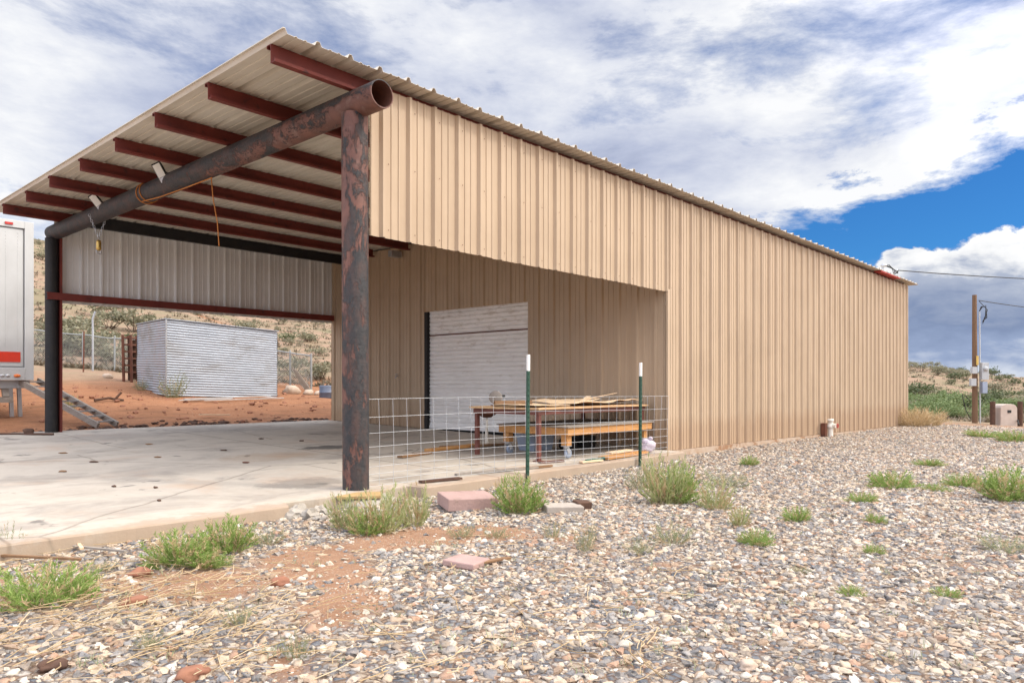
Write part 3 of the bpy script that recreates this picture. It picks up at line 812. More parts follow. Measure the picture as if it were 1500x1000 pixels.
# roll-up door
DX = XE+.07
mb = MB(); pr = []
h = 0.0; D0 = slabz(0, 3.8)+.075
zz = D0+.0
u = 0; L = DZ+.06-D0
while u < L-.04:
    pr += [(u, 0.), (u+.010, .014), (u+.052, .016), (u+.066, .006), (u+.074, -.004)]
    u += .076
ribbed(mb, (DX, DY1-.075, D0), (0, 0, 1), (0, -1, 0), (-1, 0, 0), L, 0., DY1-.075-DY0, 6, prof=pr, flip=True)
door = part(mb, 'roll_up_door', M['door'])
mb = MB(); mb.b(DX-.03, DX+.03, DY0+.01, DY1-.08, D0-.045, D0+.012); mb.build('bottom_bar', M['door'], door)
mb = MB(); mb.b(XE-.008, XE+.16, DY1-.075, DY1+.004, .08, DZ-.002); mb.build('door_jamb', M['black_steel'], door)
mb = MB(); mb.b(XE+.002, XE+.16, DY0-.05, DY0, .05, DZ); mb.build('door_jamb', M['siding'], door)
mb = MB(); mb.b(DX-.022, DX-.012, DY0+.02, DY1-.08, 1.79, 1.812); mb.build('door_seam', M['rust'], door)
mb = MB(); mb.b(XE+.17, XE+.19, DY0-.3, DY1+.3, 0, 2.6); part(mb, 'door_backing', M['black'])
mb = MB(); mb.tube([(XE, 5.75, 1.07), (XE-.09, 5.75, 1.07), (XE-.1, 5.75, 1.03)], .013, 8); mb.torus((XE-.08, 5.75, 1.105), .026, .006, Matrix.Identity(3)); part(mb, 'hose_bib', M['steel'])
mb = MB(); mb.b(14.6, 16.2, -.1915, -.03, ZR-.030, ZR-.010); part(mb, 'red_flashing', M['red_paint'])
# service head on the roof
mb = MB(); xs = 15.6
mb.tube([(xs, .05, ZR), (xs, .05, ZR+.22)], .028, 10); mb.lump((xs, .03, ZR+.25), (.055, .075, .05), 3, 2, .1)
mb.mi = 1
for k in range(4):
    a = k*.12
    mb.tube([(xs, 0, ZR+.24), (xs+.08+a, -.07, ZR+.27-.02*k), (xs+.20+a, -.12, ZR+.16), (xs+.26+a, -.13, ZR+.04+.03*k), (xs+.38+a*.4, -.15, ZR+.10), (xs+.5, -.17, ZR+.17)], .008, 6)
mb.mi = 0; mb.tube([(xs+.5, 0, ZR), (xs+.5, -.1, ZR+.17)], .012, 6); mb.lump((xs+.5, -.14, ZR+.17), (.03, .03, .04), 2, 1, .05)
part(mb, 'service_head', [M['steel'], M['cable']])

# ------------------------------------------------------------------ power lines, pole, pedestal
def sag(a, b, s, n=14):
    a, b = Vector(a), Vector(b)
    return [a.lerp(b, i/n)-Vector((0, 0, s*4*(i/n)*(1-i/n))) for i in range(n+1)]
ex, ey = LD(26, 23)
mb = MB(); pts = sag((15.6+.5, -.17, ZR+.17), (ex, ey, 4.35), .25)
mb.tube(pts, .012, 6); hel = []
tag(mb.build('power_line', M['cable']), 'upper black cable strung from the roof service head out to the right', 'cable')
pole_xy = LD((1428-750)/F*24, 24); pz = zg(*pole_xy)
pole = thing('utility_pole', 'brown wooden utility pole with grey meter boxes beyond the gravel yard', 'utility pole', (*pole_xy, pz))
pole.rotation_euler = (0, 0, YAW-R(90))
ptop = .885+132.6*24/F-pz
mb = MB(); mb.tube([(0, 0, -.3), (0, 0, 1.5), (-.01, 0, ptop*.7), (-.012, 0, ptop)], [.085, .08, .072, .066], 14); mb.build('pole_shaft', M['polewood'], pole)
mb = MB(); mb.tube([(.14, -.05, 0), (.135, -.05, 2.), (.12, -.05, ptop-.55)], .022, 8); mb.build('conduit', M['grey_box'], pole)
mb = MB(); mb.b(.10, .32, -.22, -.06, 1.42, 1.98); mb.lathe((.21, -.22, 1.78), [(.075, 0), (.075, -.04), (.05, -.075), (0, -.08)], 14, 'y'); mb.build('meter_box', M['grey_box'], pole, bevel=.008)
mb = MB(); mb.b(.13, .29, -.2, -.06, .98, 1.36); mb.build('breaker_box', M['bluegrey'], pole, bevel=.008)
mb = MB(); mb.b(-.24, -.07, -.2, -.08, 1.22, 1.46); mb.build('outlet_box', M['grey_box'], pole, bevel=.008)
mb = MB(); mb.b(-.20, -.04, -.2, -.08, 1.62, 1.84); mb.build('outlet_box', M['grey_box'], pole, bevel=.008)
mb = MB(); mb.b(-.035, .035, -.145, -.125, 1.9, 2.2); mb.build('warning_plate', simple('yellow_plate', (.62, .43, .12)), pole)
mb = MB()
for k in range(3):
    mb.tube([(.12, -.03, ptop-.55), (.17+.03*k, -.05, ptop-.38), (.32, -.06, ptop-.42+.04*k), (.30+.03*k, -.06, ptop-.75), (.22, -.05, ptop-.95+.05*k), (.38, -.06, ptop-.5), (.14, 0, ptop-.2)][:5+(k % 2)*2], .010, 6)
mb.build('service_drop', M['cable'], pole)
mb = MB(); mb.tube([(-.14, 0, .7), (-.3, .0, .9), (-.42, 0, .95), (-.30, 0, .45), (-.15, 0, .15)], .012, 6); mb.build('loose_cable', M['cable'], pole)
ax, ay = LD((1434-750)/F*24, 24); bx_, by_ = LD(27, 32)
mb = MB(); mb.tube(sag((ax, ay, .885+124.6*24/F), (bx_, by_, 4.0), .12), .013, 6)
tag(mb.build('power_line', M['cable']), 'lower black cable leaving the top of the wooden pole', 'cable')
px_, py_ = LD((1471-750)/F*22.5, 22.5); zq = zg(px_, py_)
ped = thing('utility_pedestal', 'rounded beige utility box standing between two dark guard posts', 'utility box', (px_, py_, zq), YAW-R(90))
mb = MB(); pf = [(-.26, -.1), (.26, -.1), (.25, .55), (.2, .63), (.1, .66), (-.1, .66), (-.2, .63), (-.25, .55)]
nq = len(pf); mb.add([(a, -.22, b) for a, b in pf]+[(a, .22, b) for a, b in pf], [tuple(range(nq)), tuple(range(nq, 2*nq))[::-1]]+[(i, i+nq, (i+1) % nq+nq, (i+1) % nq) for i in range(nq)])
mb.build('cabinet', M['beige_box'], ped, bevel=.015)
mb = MB(); mb.b(-.05, .06, -.235, -.2202, .40, .48); mb.build('latch', M['black'], ped)
for s_ in (-1, 1):
    mb = MB(); mb.tube([(s_*.42, -.1, -.2), (s_*.42, -.1, .74)], .075, 10); mb.build('guard_post', M['bark'], ped)
mb = MB(); mb.tube([(-.2, -.4, .05), (-.05, -.35, .18), (.1, -.33, .10), (.2, -.36, .01)], .02, 6); tag(mb.build('hose', M['cable'], None, loc=(px_, py_, zq)), 'short black hose curling in front of the beige utility box', 'hose')

# ------------------------------------------------------------------ floodlights, chain, rope on the pipe
def flood(y, label, tilt):
    t = thing('flood_light', label, 'light', (-.125, y, ZP+.10), 0, 'flood lights on the header pipe')
    rot = Matrix.Rotation(R(38), 3, 'Z') @ Matrix.Rotation(R(tilt), 3, 'X') @ Matrix.Rotation(R(-14), 3, 'Y')
    mb = MB(); mb.box(rot @ Vector((-.0, 0, .0)), (.04, .105, .245), rot)
    for k in range(8): mb.box(rot @ Vector((.032, -.044+k*.0125, 0)), (.03, .006, .20), rot)
    mb.build('housing', M['black_steel'], t, bevel=.003)
    mb = MB(); mb.box(rot @ Vector((-.021, 0, .028)), (.006, .09, .155), rot); mb.build('lens', M['led'], t, bevel=.002)
    mb = MB(); mb.box(rot @ Vector((-.021, 0, -.08)), (.006, .09, .055), rot); mb.build('driver_cover', M['steel'], t, bevel=.002)
    mb = MB(); mb.bar((.02, -.085, 0), (.10, -.085, -.06), .02, .008); mb.bar((.02, .085, 0), (.10, .085, -.06), .02, .008); mb.b(.04, .11, -.09, .09, -.065, -.055); mb.build('bracket', M['black_steel'], t)
flood(3.66, 'white-faced flood light nearer the tall corner post, clamped on the header pipe', -24)
flood(5.72, 'white-faced flood light above the hanging chain, clamped on the header pipe', -34)
t = thing('hanging_chain', 'short loop of steel chain with a brass hook block hanging from the header pipe', 'chain', (0, 5.95, ZP))
mb = MB()
for sgn, n_l in ((-1, 9), (1, 9)):
    for k in range(n_l):
        f = k/(n_l-1); p = Vector((-.125*(1-f)*(1 if sgn < 0 else -.8)-.03, sgn*.02*(1-f), -.05-.30*f))
        mb.torus(p, .013, .0035, Matrix.Rotation(R(90), 3, 'X') @ Matrix.Rotation(R(90*(k % 2)), 3, 'Y') @ Matrix.Rotation(R(90), 3, 'Z'), 10, 5, 1.5)
mb.build('chain_links', M['steel'], t)
mb = MB(); mb.lathe((-.03, 0, -.47), [(.0, .1), (.028, .09), (.034, .05), (.03, .0), (.036, -.02), (.02, -.05), (0, -.055)], 12); mb.build('hook_block', M['brass'], t)
mb = MB(); mb.torus((-.03, 0, -.54), .026, .008, Matrix.Rotation(R(90), 3, 'X'), 14, 6, 1.2); mb.build('hook', M['steel'], t)
t = thing('rope', 'orange rope wound round the header pipe with a loose end hanging down', 'rope', (0, 4.35, ZP))
mb = MB(); pts = []
for k in range(60):
    a = k/59*2*math.pi*2.4
    pts.append((math.cos(a)*(RP+.008), -.05+.16*math.sin(k*.11)*.5+k*.0016, math.sin(a)*(RP+.008)+.009))
mb.tube(pts, .0065, 6); 
pts = [(-.06, .02, -.105), (-.05, -.5, -.135), (-.02, -1.1, -.13), (.0, -1.72, -.125)]
mb.tube(pts, .0065, 6)
mb.build('wound_rope', M['rope'], t)
mb = MB(); pts = [(.0, -1.70, -.12), (.01, -1.72, -.35), (.03, -1.78, -.62), (.04, -1.80, -.88)]
mb.tube(pts, .0055, 6); mb.build('hanging_end', M['rope'], t)

# ------------------------------------------------------------------ wire panel and steel posts
t = thing('wire_panel', 'long galvanised wire stock panel standing along the slab edge', 'wire fence', (.115, .03, 0), -.068)
mb = MB(); Lp = 4.56; HS = [.0, .05, .105, .17, .25, .345, .465, .605, .765]
def wob(u, z): return .014*math.sin(u*1.3+.4)*(z+.2)+.012*mn.noise(Vector((u*1.1, z*2, 0)))
def pt(u, z): return (u+.02*math.sin(z*4+u)*z*.6, wob(u, z)-.05*u/Lp, z+.012*math.sin(u*1.1)*(1 if z < .7 else .6)-.008*u/Lp)
for z in HS: mb.tube([pt(Lp*i/30, z) for i in range(31)], .0021, 5)
k = 0
while k*.152 <= Lp+.001:
    u = min(k*.152, Lp); mb.tube([pt(u, .765*j/6) for j in range(7)], .0019, 5); k += 1
mb.build('wire_mesh', M['wire'], t)
def tpost(x, y, zb, zt, lean, label):
    t = thing('fence_post', label, 'fence post', (x, y, zb), 0, 'steel fence posts holding the wire panel')
    H = zt-zb; lx = Vector((lean[0], lean[1], 1)).normalized()
    def seg(a, b, mat, nm):
        mb = MB(); p, q = lx*a, lx*b
        mb.bar(p, q, .036, .0045, (0, 1, 0)); mb.bar(p+Vector((0, .016, 0)), q+Vector((0, .016, 0)), .005, .03, (0, 1, 0))
        z = a+.03
        if nm == 'shaft':
            while z < b-.02: mb.box(lx*z+Vector((0, -.006, 0)), (.012, .008, .016)); z += .055
        mb.build(nm, mat, t)
    seg(-.3, H-.165, M['green_post'], 'shaft'); seg(H-.1648, H, M['white'], 'painted_tip')
tpost(1.86, -.345, -.10, 1.20, (.006, -.004), 'green steel fence post with white tip, in front of the roll-up door')
tpost(3.92, -.385, -.10, 1.165, (.012, .0), 'green steel fence post with white tip, nearer the building corner')

# ------------------------------------------------------------------ work table, cart and clutter
def sz(x, y): return slabz(x, y)
TX0, TX1, TY0, TY1 = 2.70, 5.02, .22, 1.30
t = thing('work_table', 'steel-legged work table with a weathered plywood top behind the wire panel', 'table', ((TX0+TX1)/2, (TY0+TY1)/2, .01))
cx_, cy_ = (TX0+TX1)/2, (TY0+TY1)/2; hx, hy = (TX1-TX0)/2, (TY1-TY0)/2
for sx in (-1, 1):
    for sy in (-1, 1):
        mb = MB(); mb.b(sx*(hx-.05)-.023, sx*(hx-.05)+.023, sy*(hy-.04)-.023, sy*(hy-.04)+.023, 0, .535); mb.b(sx*(hx-.05)-.05, sx*(hx-.05)+.05, sy*(hy-.04)-.05, sy*(hy-.04)+.05, -.008, .006)
        mb.build('leg', M['table_steel'], t)
mb = MB()
for sy in (-1, 1): mb.b(-hx+.01, hx-.01, sy*(hy-.03)-.022, sy*(hy-.03)+.022, .5355, .592)
for sx in (-1, 1): mb.b(sx*(hx-.03)-.022, sx*(hx-.03)+.022, -hy+.0525, hy-.0525, .535, .59)
mb.build('steel_frame', M['table_steel'], t, bevel=.003)
def wavy_sheet(mb, x0, x1, y0, y1, z, th, amp, seed, nx=24, ny=12):
    vs = []; fs = []
    for lay in (0, 1):
        for i in range(nx+1):
            for j in range(ny+1):
                x = x0+(x1-x0)*i/nx; y = y0+(y1-y0)*j/ny
                e = mn.noise(Vector((x*6, y*6, seed)))*.02
                xx = x+(e if i in (0, nx) else 0); yy = y+(e if j in (0, ny) else 0)
                w = amp*(.5+mn.noise(Vector((x*1.6, y*1.6, seed+3))))+amp*.3*mn.noise(Vector((x*6, y*5, seed)))
                vs.append((xx, yy, z+max(0, w)+(th if lay else 0)))
    m_ = (nx+1)*(ny+1)
    for i in range(nx):
        for j in range(ny):
            a = i*(ny+1)+j; b = a+ny+1
            fs.append((a, a+1, b+1, b)); fs.append((m_+a, m_+b, m_+b+1, m_+a+1))
    for i in range(nx):
        for j0 in (0, ny):
            a = i*(ny+1)+j0; b = a+ny+1; fs.append((a, b, m_+b, m_+a) if j0 == 0 else (b, a, m_+a, m_+b))
    for j in range(ny):
        for i0 in (0, nx):
            a = i0*(ny+1)+j; b = a+1; fs.append((b, a, m_+a, m_+b) if i0 == 0 else (a, b, m_+b, m_+a))
    mb.add(vs, fs)
mb = MB(); wavy_sheet(mb, -hx-.03, hx+.02, -hy-.03, hy+.02, .5925, .022, .006, 2)
mb.build('table_top', M['ply'], t)
for (x0, x1, y0, y1, z, amp, seed, lab) in ((3.45, 5.0, .26, 1.15, .634, .065, 5, 'large curling sheet of delaminated plywood on the right of the work table'), (2.72, 3.4, .30, .95, .634, .02, 9, 'small flat veneer sheet on the left end of the work table')):
    mb = MB(); wavy_sheet(mb, x0, x1, y0, y1, z, .007, amp, seed)
    tag(mb.build('veneer_sheet', M['veneer']), lab, 'plywood sheet')
mb = MB()
for k in range(5):
    a = Vector((3.6+k*.13, .32+.06*k, .665+.012*k)); mb.bar(a, a+Vector((.42, .22*math.sin(k), .05+.02*math.sin(k*2))), .06, .006, (.2, .1, 1))
tag(mb.build('splinters', M['veneer']), 'pile of long pale splinters lying over the curled plywood', 'wood scraps')
mb = MB(); mb.tube([(2.78, 1.0, .665), (3.25, .80, .668)], .035, 10); tag(mb.build('wood_roll', M['lumber_dark']), 'brown rounded piece of wood at the left end of the table top', 'wood')
t2 = thing('bench_grinder_disc', 'grey round disc guard standing upright at the back of the table', 'tool', (3.0, 1.18, .6205))
mb = MB(); mb.lathe((0, 0, .115), [(0, -.016), (.075, -.016), (.086, -.008), (.086, .008), (.075, .016), (0, .016)], 28, 'x'); o = mb.build('disc', simple('worn_grey_disc', (.30, .27, .24), (.22, .19, .17), .7, 6), t2); o.rotation_euler = (0, 0, R(40))
mb = MB(); mb.b(-.04, .04, -.05, .05, 0, .02); mb.tube([(0, 0, .02), (0, 0, .06)], .02, 8); mb.build('foot', M['rust'], t2)
mb = MB(); mb.tube([(0, 0, .13), (.09, -.08, .13)], .018, 10); mb.build('spindle', M['black'], t2)
# rolling cart
CX0, CX1, CY0, CY1 = 3.10, 4.98, .10, 1.22
t = thing('wooden_cart', 'low orange lumber cart on swivel casters under the work table', 'cart', ((CX0+CX1)/2, (CY0+CY1)/2, .012))
hx, hy = (CX1-CX0)/2, (CY1-CY0)/2
mb = MB(); mb.b(-hx-.02, hx+.02, -hy-.02, hy+.02, .372, .386); mb.build('deck', M['greywood'], t)
mb = MB()
for sy in (-1, 1): mb.b(-hx, hx, sy*(hy-.02)-.02, sy*(hy-.02)+.02, .280, .3715)
for sx in (-1, 1): mb.b(sx*(hx-.02)-.02, sx*(hx-.02)+.02, -hy+.0405, hy-.0405, .280, .3715)
mb.build('frame', M['lumber'], t, bevel=.003)
for sx in (-1, 1):
    for sy in (-1, 1):
        mb = MB(); mb.b(sx*(hx-.085)-.045, sx*(hx-.085)+.045, sy*(hy-.09)-.045, sy*(hy-.09)+.045, .155, .371); lg = mb.build('leg', M['lumber'], t, bevel=.003)
        c = Vector((sx*(hx-.085), sy*(hy-.09), 0))
        mb = MB(); mb.box(c+Vector((0, 0, .150)), (.10, .085, .008)); mb.lathe(c+Vector((0, 0, .128)), [(.035, .018), (.038, 0), (.02, -.008)], 14)
        for q in (-1, 1): mb.bar(c+Vector((.0, q*.026, .125)), c+Vector((.03, q*.026, .058)), .006, .05, (1, 0, 0))
        cs = mb.build('caster', M['steel'], t)
        mb = MB(); mb.lathe(c+Vector((.03, 0, .058)), [(.0, -.02), (.05, -.02), (.056, -.012), (.056, .012), (.05, .02), (0, .02)], 20, 'y'); mb.build('wheel', M['bluegrey'], cs)
# pan on a stand
p, d_ = G(713, 655, .02)
t = thing('pan_on_stand', 'round rusty pan hanging on a thin pale stand left of the cart', 'stand', p)
mb = MB(); mb.tube([(0, 0, 0), (0, 0, .17), (0, 0, .42)], [.026, .022, .012], 10); mb.lathe((0, 0, 0), [(.10, 0), (.09, .012), (.03, .02)], 16); mb.build('stem', M['pvc'], t)
mb = MB(); mb.lathe((0, 0, .42), [(0, 0), (.06, .0), (.13, .045), (.16, .075), (.15, .075), (.05, .01), (0, .008)], 20); mb.build('pan', M['rust'], t)
t = thing('plastic_tote', 'pale blue plastic tote under the far side of the cart', 'tote', (3.75, 1.15, .02))
mb = MB(); mb.add([(-.19, -.13, 0), (.19, -.13, 0), (.19, .13, 0), (-.19, .13, 0), (-.22, -.16, .2), (.22, -.16, .2), (.22, .16, .2), (-.22, .16, .2)], [(0, 3, 2, 1), (0, 1, 5, 4), (1, 2, 6, 5), (2, 3, 7, 6), (3, 0, 4, 7)]); mb.build('tub', M['bluegrey'], t, bevel=.01)
mb = MB(); mb.b(-.235, .235, -.175, .175, .2, .222); mb.build('lid', M['bluegrey'], t, bevel=.006)
mb = MB(); mb.lathe((4.2, .95, .02), [(0, 0), (.1, 0), (.125, .02), (.125, .12), (.1, .14), (0, .14)], 18); mb.box((4.55, .95, .10), (.3, .22, .16)); tag(mb.build('motor_unit', M['black']), 'dark machine motor lying on the slab beneath the cart', 'motor')
p, _ = G(949, 661, .0); p.y = max(p.y, -.28)
t = thing('bundled_bag', 'pale lilac crumpled plastic bag bundled at the slab corner', 'bag', (4.55, -.10, 0))
mb = MB(); mb.lump((0, 0, .10), (.10, .09, .095), 8, 3, .5); mb.build('bag_body', M['cloth'], t)
mb = MB(); mb.lump((.03, -.02, .19), (.03, .03, .03), 3, 2, .6); mb.build('knot', M['cloth'], t)
def plank(p0, p1, w, h, mat, name, label, cat='board', group=None):
    mb = MB(); p0, p1 = Vector(p0), Vector(p1); c = (p0+p1)/2
    mb.bar(p0-c, p1-c, w, h); o = mb.build(name, mat, None, bevel=.002, loc=c); tag(o, label, cat, group); return o
plank((3.45, -.16, .022), (4.45, -.10, .022), .14, .034, M['lumber'], 'board', 'orange board lying flat along the slab edge under the cart')
plank((3.7, -.06, .058), (4.2, -.05, .062), .10, .022, M['veneer'], 'board', 'short pale board lying on top of the orange board')
mb = MB(); mb.tube([(3.05, -.20, .02), (3.42, -.17, .02)], .017, 10); mb.tube([(3.42, -.17, .02), (3.47, -.166, .02)], .021, 10); tag(mb.build('plastic_tube', M['tarp']), 'short dark green tube lying at the slab edge', 'tube')
plank((2.45, 1.85, .06), (3.45, 2.0, .06), .12, .035, M['lumber'], 'board', 'orange plank on the slab in front of the roll-up door')
plank((1.75, 1.55, .05), (2.35, 1.70, .05), .08, .03, M['lumber_dark'], 'board', 'brown short board on the slab left of the table')
plank((2.9, 2.1, .06), (3.9, 1.75, .06), .10, .03, M['lumber_dark'], 'board', 'dark plank on the slab behind the cart')
plank((1.2, .02, .012), (2.25, -.14, .012), .05, .02, M['greywood'], 'board', 'grey lath lying along the slab edge below the wire panel')
plank((2.0, -.10, .012), (2.45, -.18, .014), .035, .022, M['lumber_dark'], 'board', 'brown stick at the slab edge beside the green post')
plank((2.6, .12, .014), (2.95, .06, .014), .06, .022, M['rust'], 'board', 'rust red offcut by the near table leg')
plank((.62, -.12, .012), (1.05, -.20, .012), .07, .018, M['bark'], 'board', 'dark flat scrap at the slab edge right of the corner post')
plank((2.95, -.2, .013), (3.3, -.24, .013), .06, .02, M['veneer'], 'board', 'pale offcut at the slab edge in front of the near caster')

# scraps on the slab
rs = random.Random(21)
SCR = [(92, 664, .13, .05, 'lumber_dark'), (138, 677, .12, .035, 'bark'), (92, 691, .10, .05, 'lumber_dark'), (32, 704, .09, .03, 'bark'), (218, 651, .14, .05, 'lumber_dark'), (231, 670, .11, .04, 'lumber_dark'), (167, 713, .05, .035, 'bark'), (228, 715, .05, .02, 'bark'), (233, 734, .04, .02, 'bark'), (328, 660, .10, .04, 'bark'), (345, 658, .10, .04, 'lumber_dark'), (360, 678, .10, .05, 'rust'), (383, 643, .10, .04, 'bark'), (442, 646, .1, .04, 'bark'), (493, 706, .08, .05, 'veneer')]
WL = ['brown wood scrap farthest left on the slab', 'dark flat scrap right of the leftmost wood scraps', 'brown wood scrap nearest the front left of the slab', 'dark thin scrap by the left edge of the slab', 'brown flat scrap below the far black post', 'brown wood scrap in mid slab in line with the shed', 'small dark chip alone on the front slab', 'tiny dark chip near the front slab edge', 'tinier dark chip just behind the slab edge', 'dark chip on the slab below the steel shed', 'brown chip beside the dark chip below the steel shed', 'rust red scrap left of the thick corner post', 'dark chip at the back of the slab', 'dark chip near the end wall corner', 'pale chip at the foot of the thick corner post']
for (px, py, l, w, mt), lab in zip(SCR, WL):
    if px in (32, 345, 493): continue
    p, dep = G(px, py, slabz); a = rs.uniform(0, 3.1); mb = MB()
    mb.lump((0, 0, .008), (l*.4, w*.5, .009), rs.random()*50, 2, .5, True)
    o = mb.build('wood_scrap', M[mt], None, loc=p); o.rotation_euler = (0, 0, YAW-R(90)+rs.uniform(-.3, .3)); tag(o, lab, 'wood scrap', 'scraps on the slab')
p, _ = G(22, 637, slabz); mb = MB(); mb.tube([(-.5, .1, .01), (-.2, 0, .015), (0, .08, .012), (.3, .02, .015), (.55, .04, .012)], .018, 6); mb.lump((.15, .1, .04), (.08, .06, .06), 5, 2, .6); o = mb.build('cable_heap', M['bark'], None, loc=p); o.rotation_euler = (0, 0, YAW-R(90)); tag(o, 'dark cable heap on the slab below the white trailer', 'cable')

# ------------------------------------------------------------------ blocks, boards and rocks by the slab edge
def block(px, py, d, mat, name, label, rz, tilt=0, cat='block', lift=0):
    p, _ = G(px, py); mb = MB(); vs = []
    mb.box((0, 0, d[2]/2), d)
    o = mb.build(name, mat, None, bevel=.008, loc=p+Vector((0, 0, lift))); o.rotation_euler = (R(tilt), R(tilt*.6), rz); tag(o, label, cat); return o
block(684, 742, (.41, .36, .10), M['paver'], 'concrete_block', 'thick pink concrete block on the gravel beside the slab', R(-28), 2)
block(824, 749, (.30, .16, .055), M['greypaver'], 'paving_stone', 'grey paving stone half sunk right of the bright green weed', R(-35), 3, 'paving stone')
block(852, 746, (.13, .10, .07), M['bark'], 'dark_block', 'dark broken block against the end of the grey paving stone', R(-25), 5)
block(683, 827, (.19, .20, .035), M['paver'], 'paving_stone', 'flat pink paver sunk in the gravel in the foreground', R(15), 2, 'paving stone')
p, _ = G(722, 826); plank(p+Vector((-.1, .02, .02)), p+Vector((.12, -.02, .02)), .03, .012, M['lumber_dark'], 'board', 'thin brown stick beside the flat pink paver')
mb = MB(); mb.box((0, 0, 0), (.36, .16, .022)); o = mb.build('yellow_board', simple('yellowed_board', (.46, .32, .14), (.30, .19, .09), .8, 6, stretch=(1, 7, 1)), None, .002, (-.13, -.225, -.02)); o.rotation_euler = (R(4), 0, R(-35)); tag(o, 'yellow board wedged at the foot of the thick corner post', 'board')
rr = random.Random(5)
t = thing('concrete_rubble', 'heap of grey broken concrete at the slab corner left of the thick post', 'rubble', (0, 0, 0))
mb = MB()
for k in range(22):
    p, _ = G(rr.uniform(418, 478), rr.uniform(738, 765)); s_ = rr.uniform(.025, .07)
    mb.lump(p+Vector((0, 0, s_*.4)), (s_, s_*rr.uniform(.6, 1), s_*rr.uniform(.5, .9)), k, 2, .6, True)
mb.build('rubble_pieces', M['concrete'], t)
for (px, py, px2, py2, w, mt, nm, lab) in ((108, 785, 140, 790, .035, 'lumber', 'board', 'orange lumber offcut below the front slab edge'), (108, 808, 184, 816, .018, 'greywood', 'stick', 'long pale stick on the gravel below the front slab edge'), (0, 822, 118, 828, .02, 'lumber_dark', 'stick', 'brown stick behind the green mat of weeds'), (112, 800, 120, 812, .02, 'veneer', 'stick', 'short pale stick propped on the long stick')):
    a, _ = G(px, py); b, _ = G(px2, py2); plank(a+Vector((0, 0, .035)), b+Vector((0, 0, .035)), w, w*.7, M[mt], nm, lab, 'stick' if nm == 'stick' else 'board')
for (px, py, s_, mt, lab) in ((411, 855, .05, 'redrock', 'dark red-brown rock in the bare soil of the foreground'), (77, 980, .05, 'bark', 'dark rock at the bottom left of the gravel'), (280, 992, .055, 'redrock', 'red-brown rock at the bottom edge of the gravel'), (195, 886, .06, 'redrock', 'flat reddish stone among the straw on the left'), (1095, 978, .04, 'rock', 'large pale grey stone at the bottom right of the gravel'), (205, 843, .06, 'redrock', 'flat reddish stone right of the green mat of weeds')):
    p, dep = G(px, py); mb = MB(); mb.lump((0, 0, s_*.2), (s_, s_*.75, s_*.5), s_*100+px, 3, .45); o = mb.build('rock', M[mt], None, loc=p); tag(o, lab, 'rock')

# ------------------------------------------------------------------ riser pipe at the side wall
t = thing('riser_pipe', 'short white pipe riser with a valve against the tan side wall', 'pipe', (11.16, -.20, zg(11.16, -.2)))
mb = MB(); mb.tube([(0, 0, -.1), (0, 0, .16)], .05, 12); mb.lathe((0, 0, .16), [(.05, 0), (.065, .005), (.065, .07), (.05, .075), (.05, .14), (.062, .145), (.062, .19), (.0, .19)], 14); mb.tube([(0, 0, .22), (.0, -.10, .22)], .045, 10); mb.build('pipe_body', M['pvc'], t)
mb = MB(); mb.torus((0.02, -.13, .22), .04, .009, Matrix.Rotation(R(90), 3, 'X')); mb.build('valve_wheel', M['red_paint'], t)
mb = MB(); mb.b(-.16, -.06, .04, .13, -.05, .27); mb.build('rusty_plate', M['rust'], t)

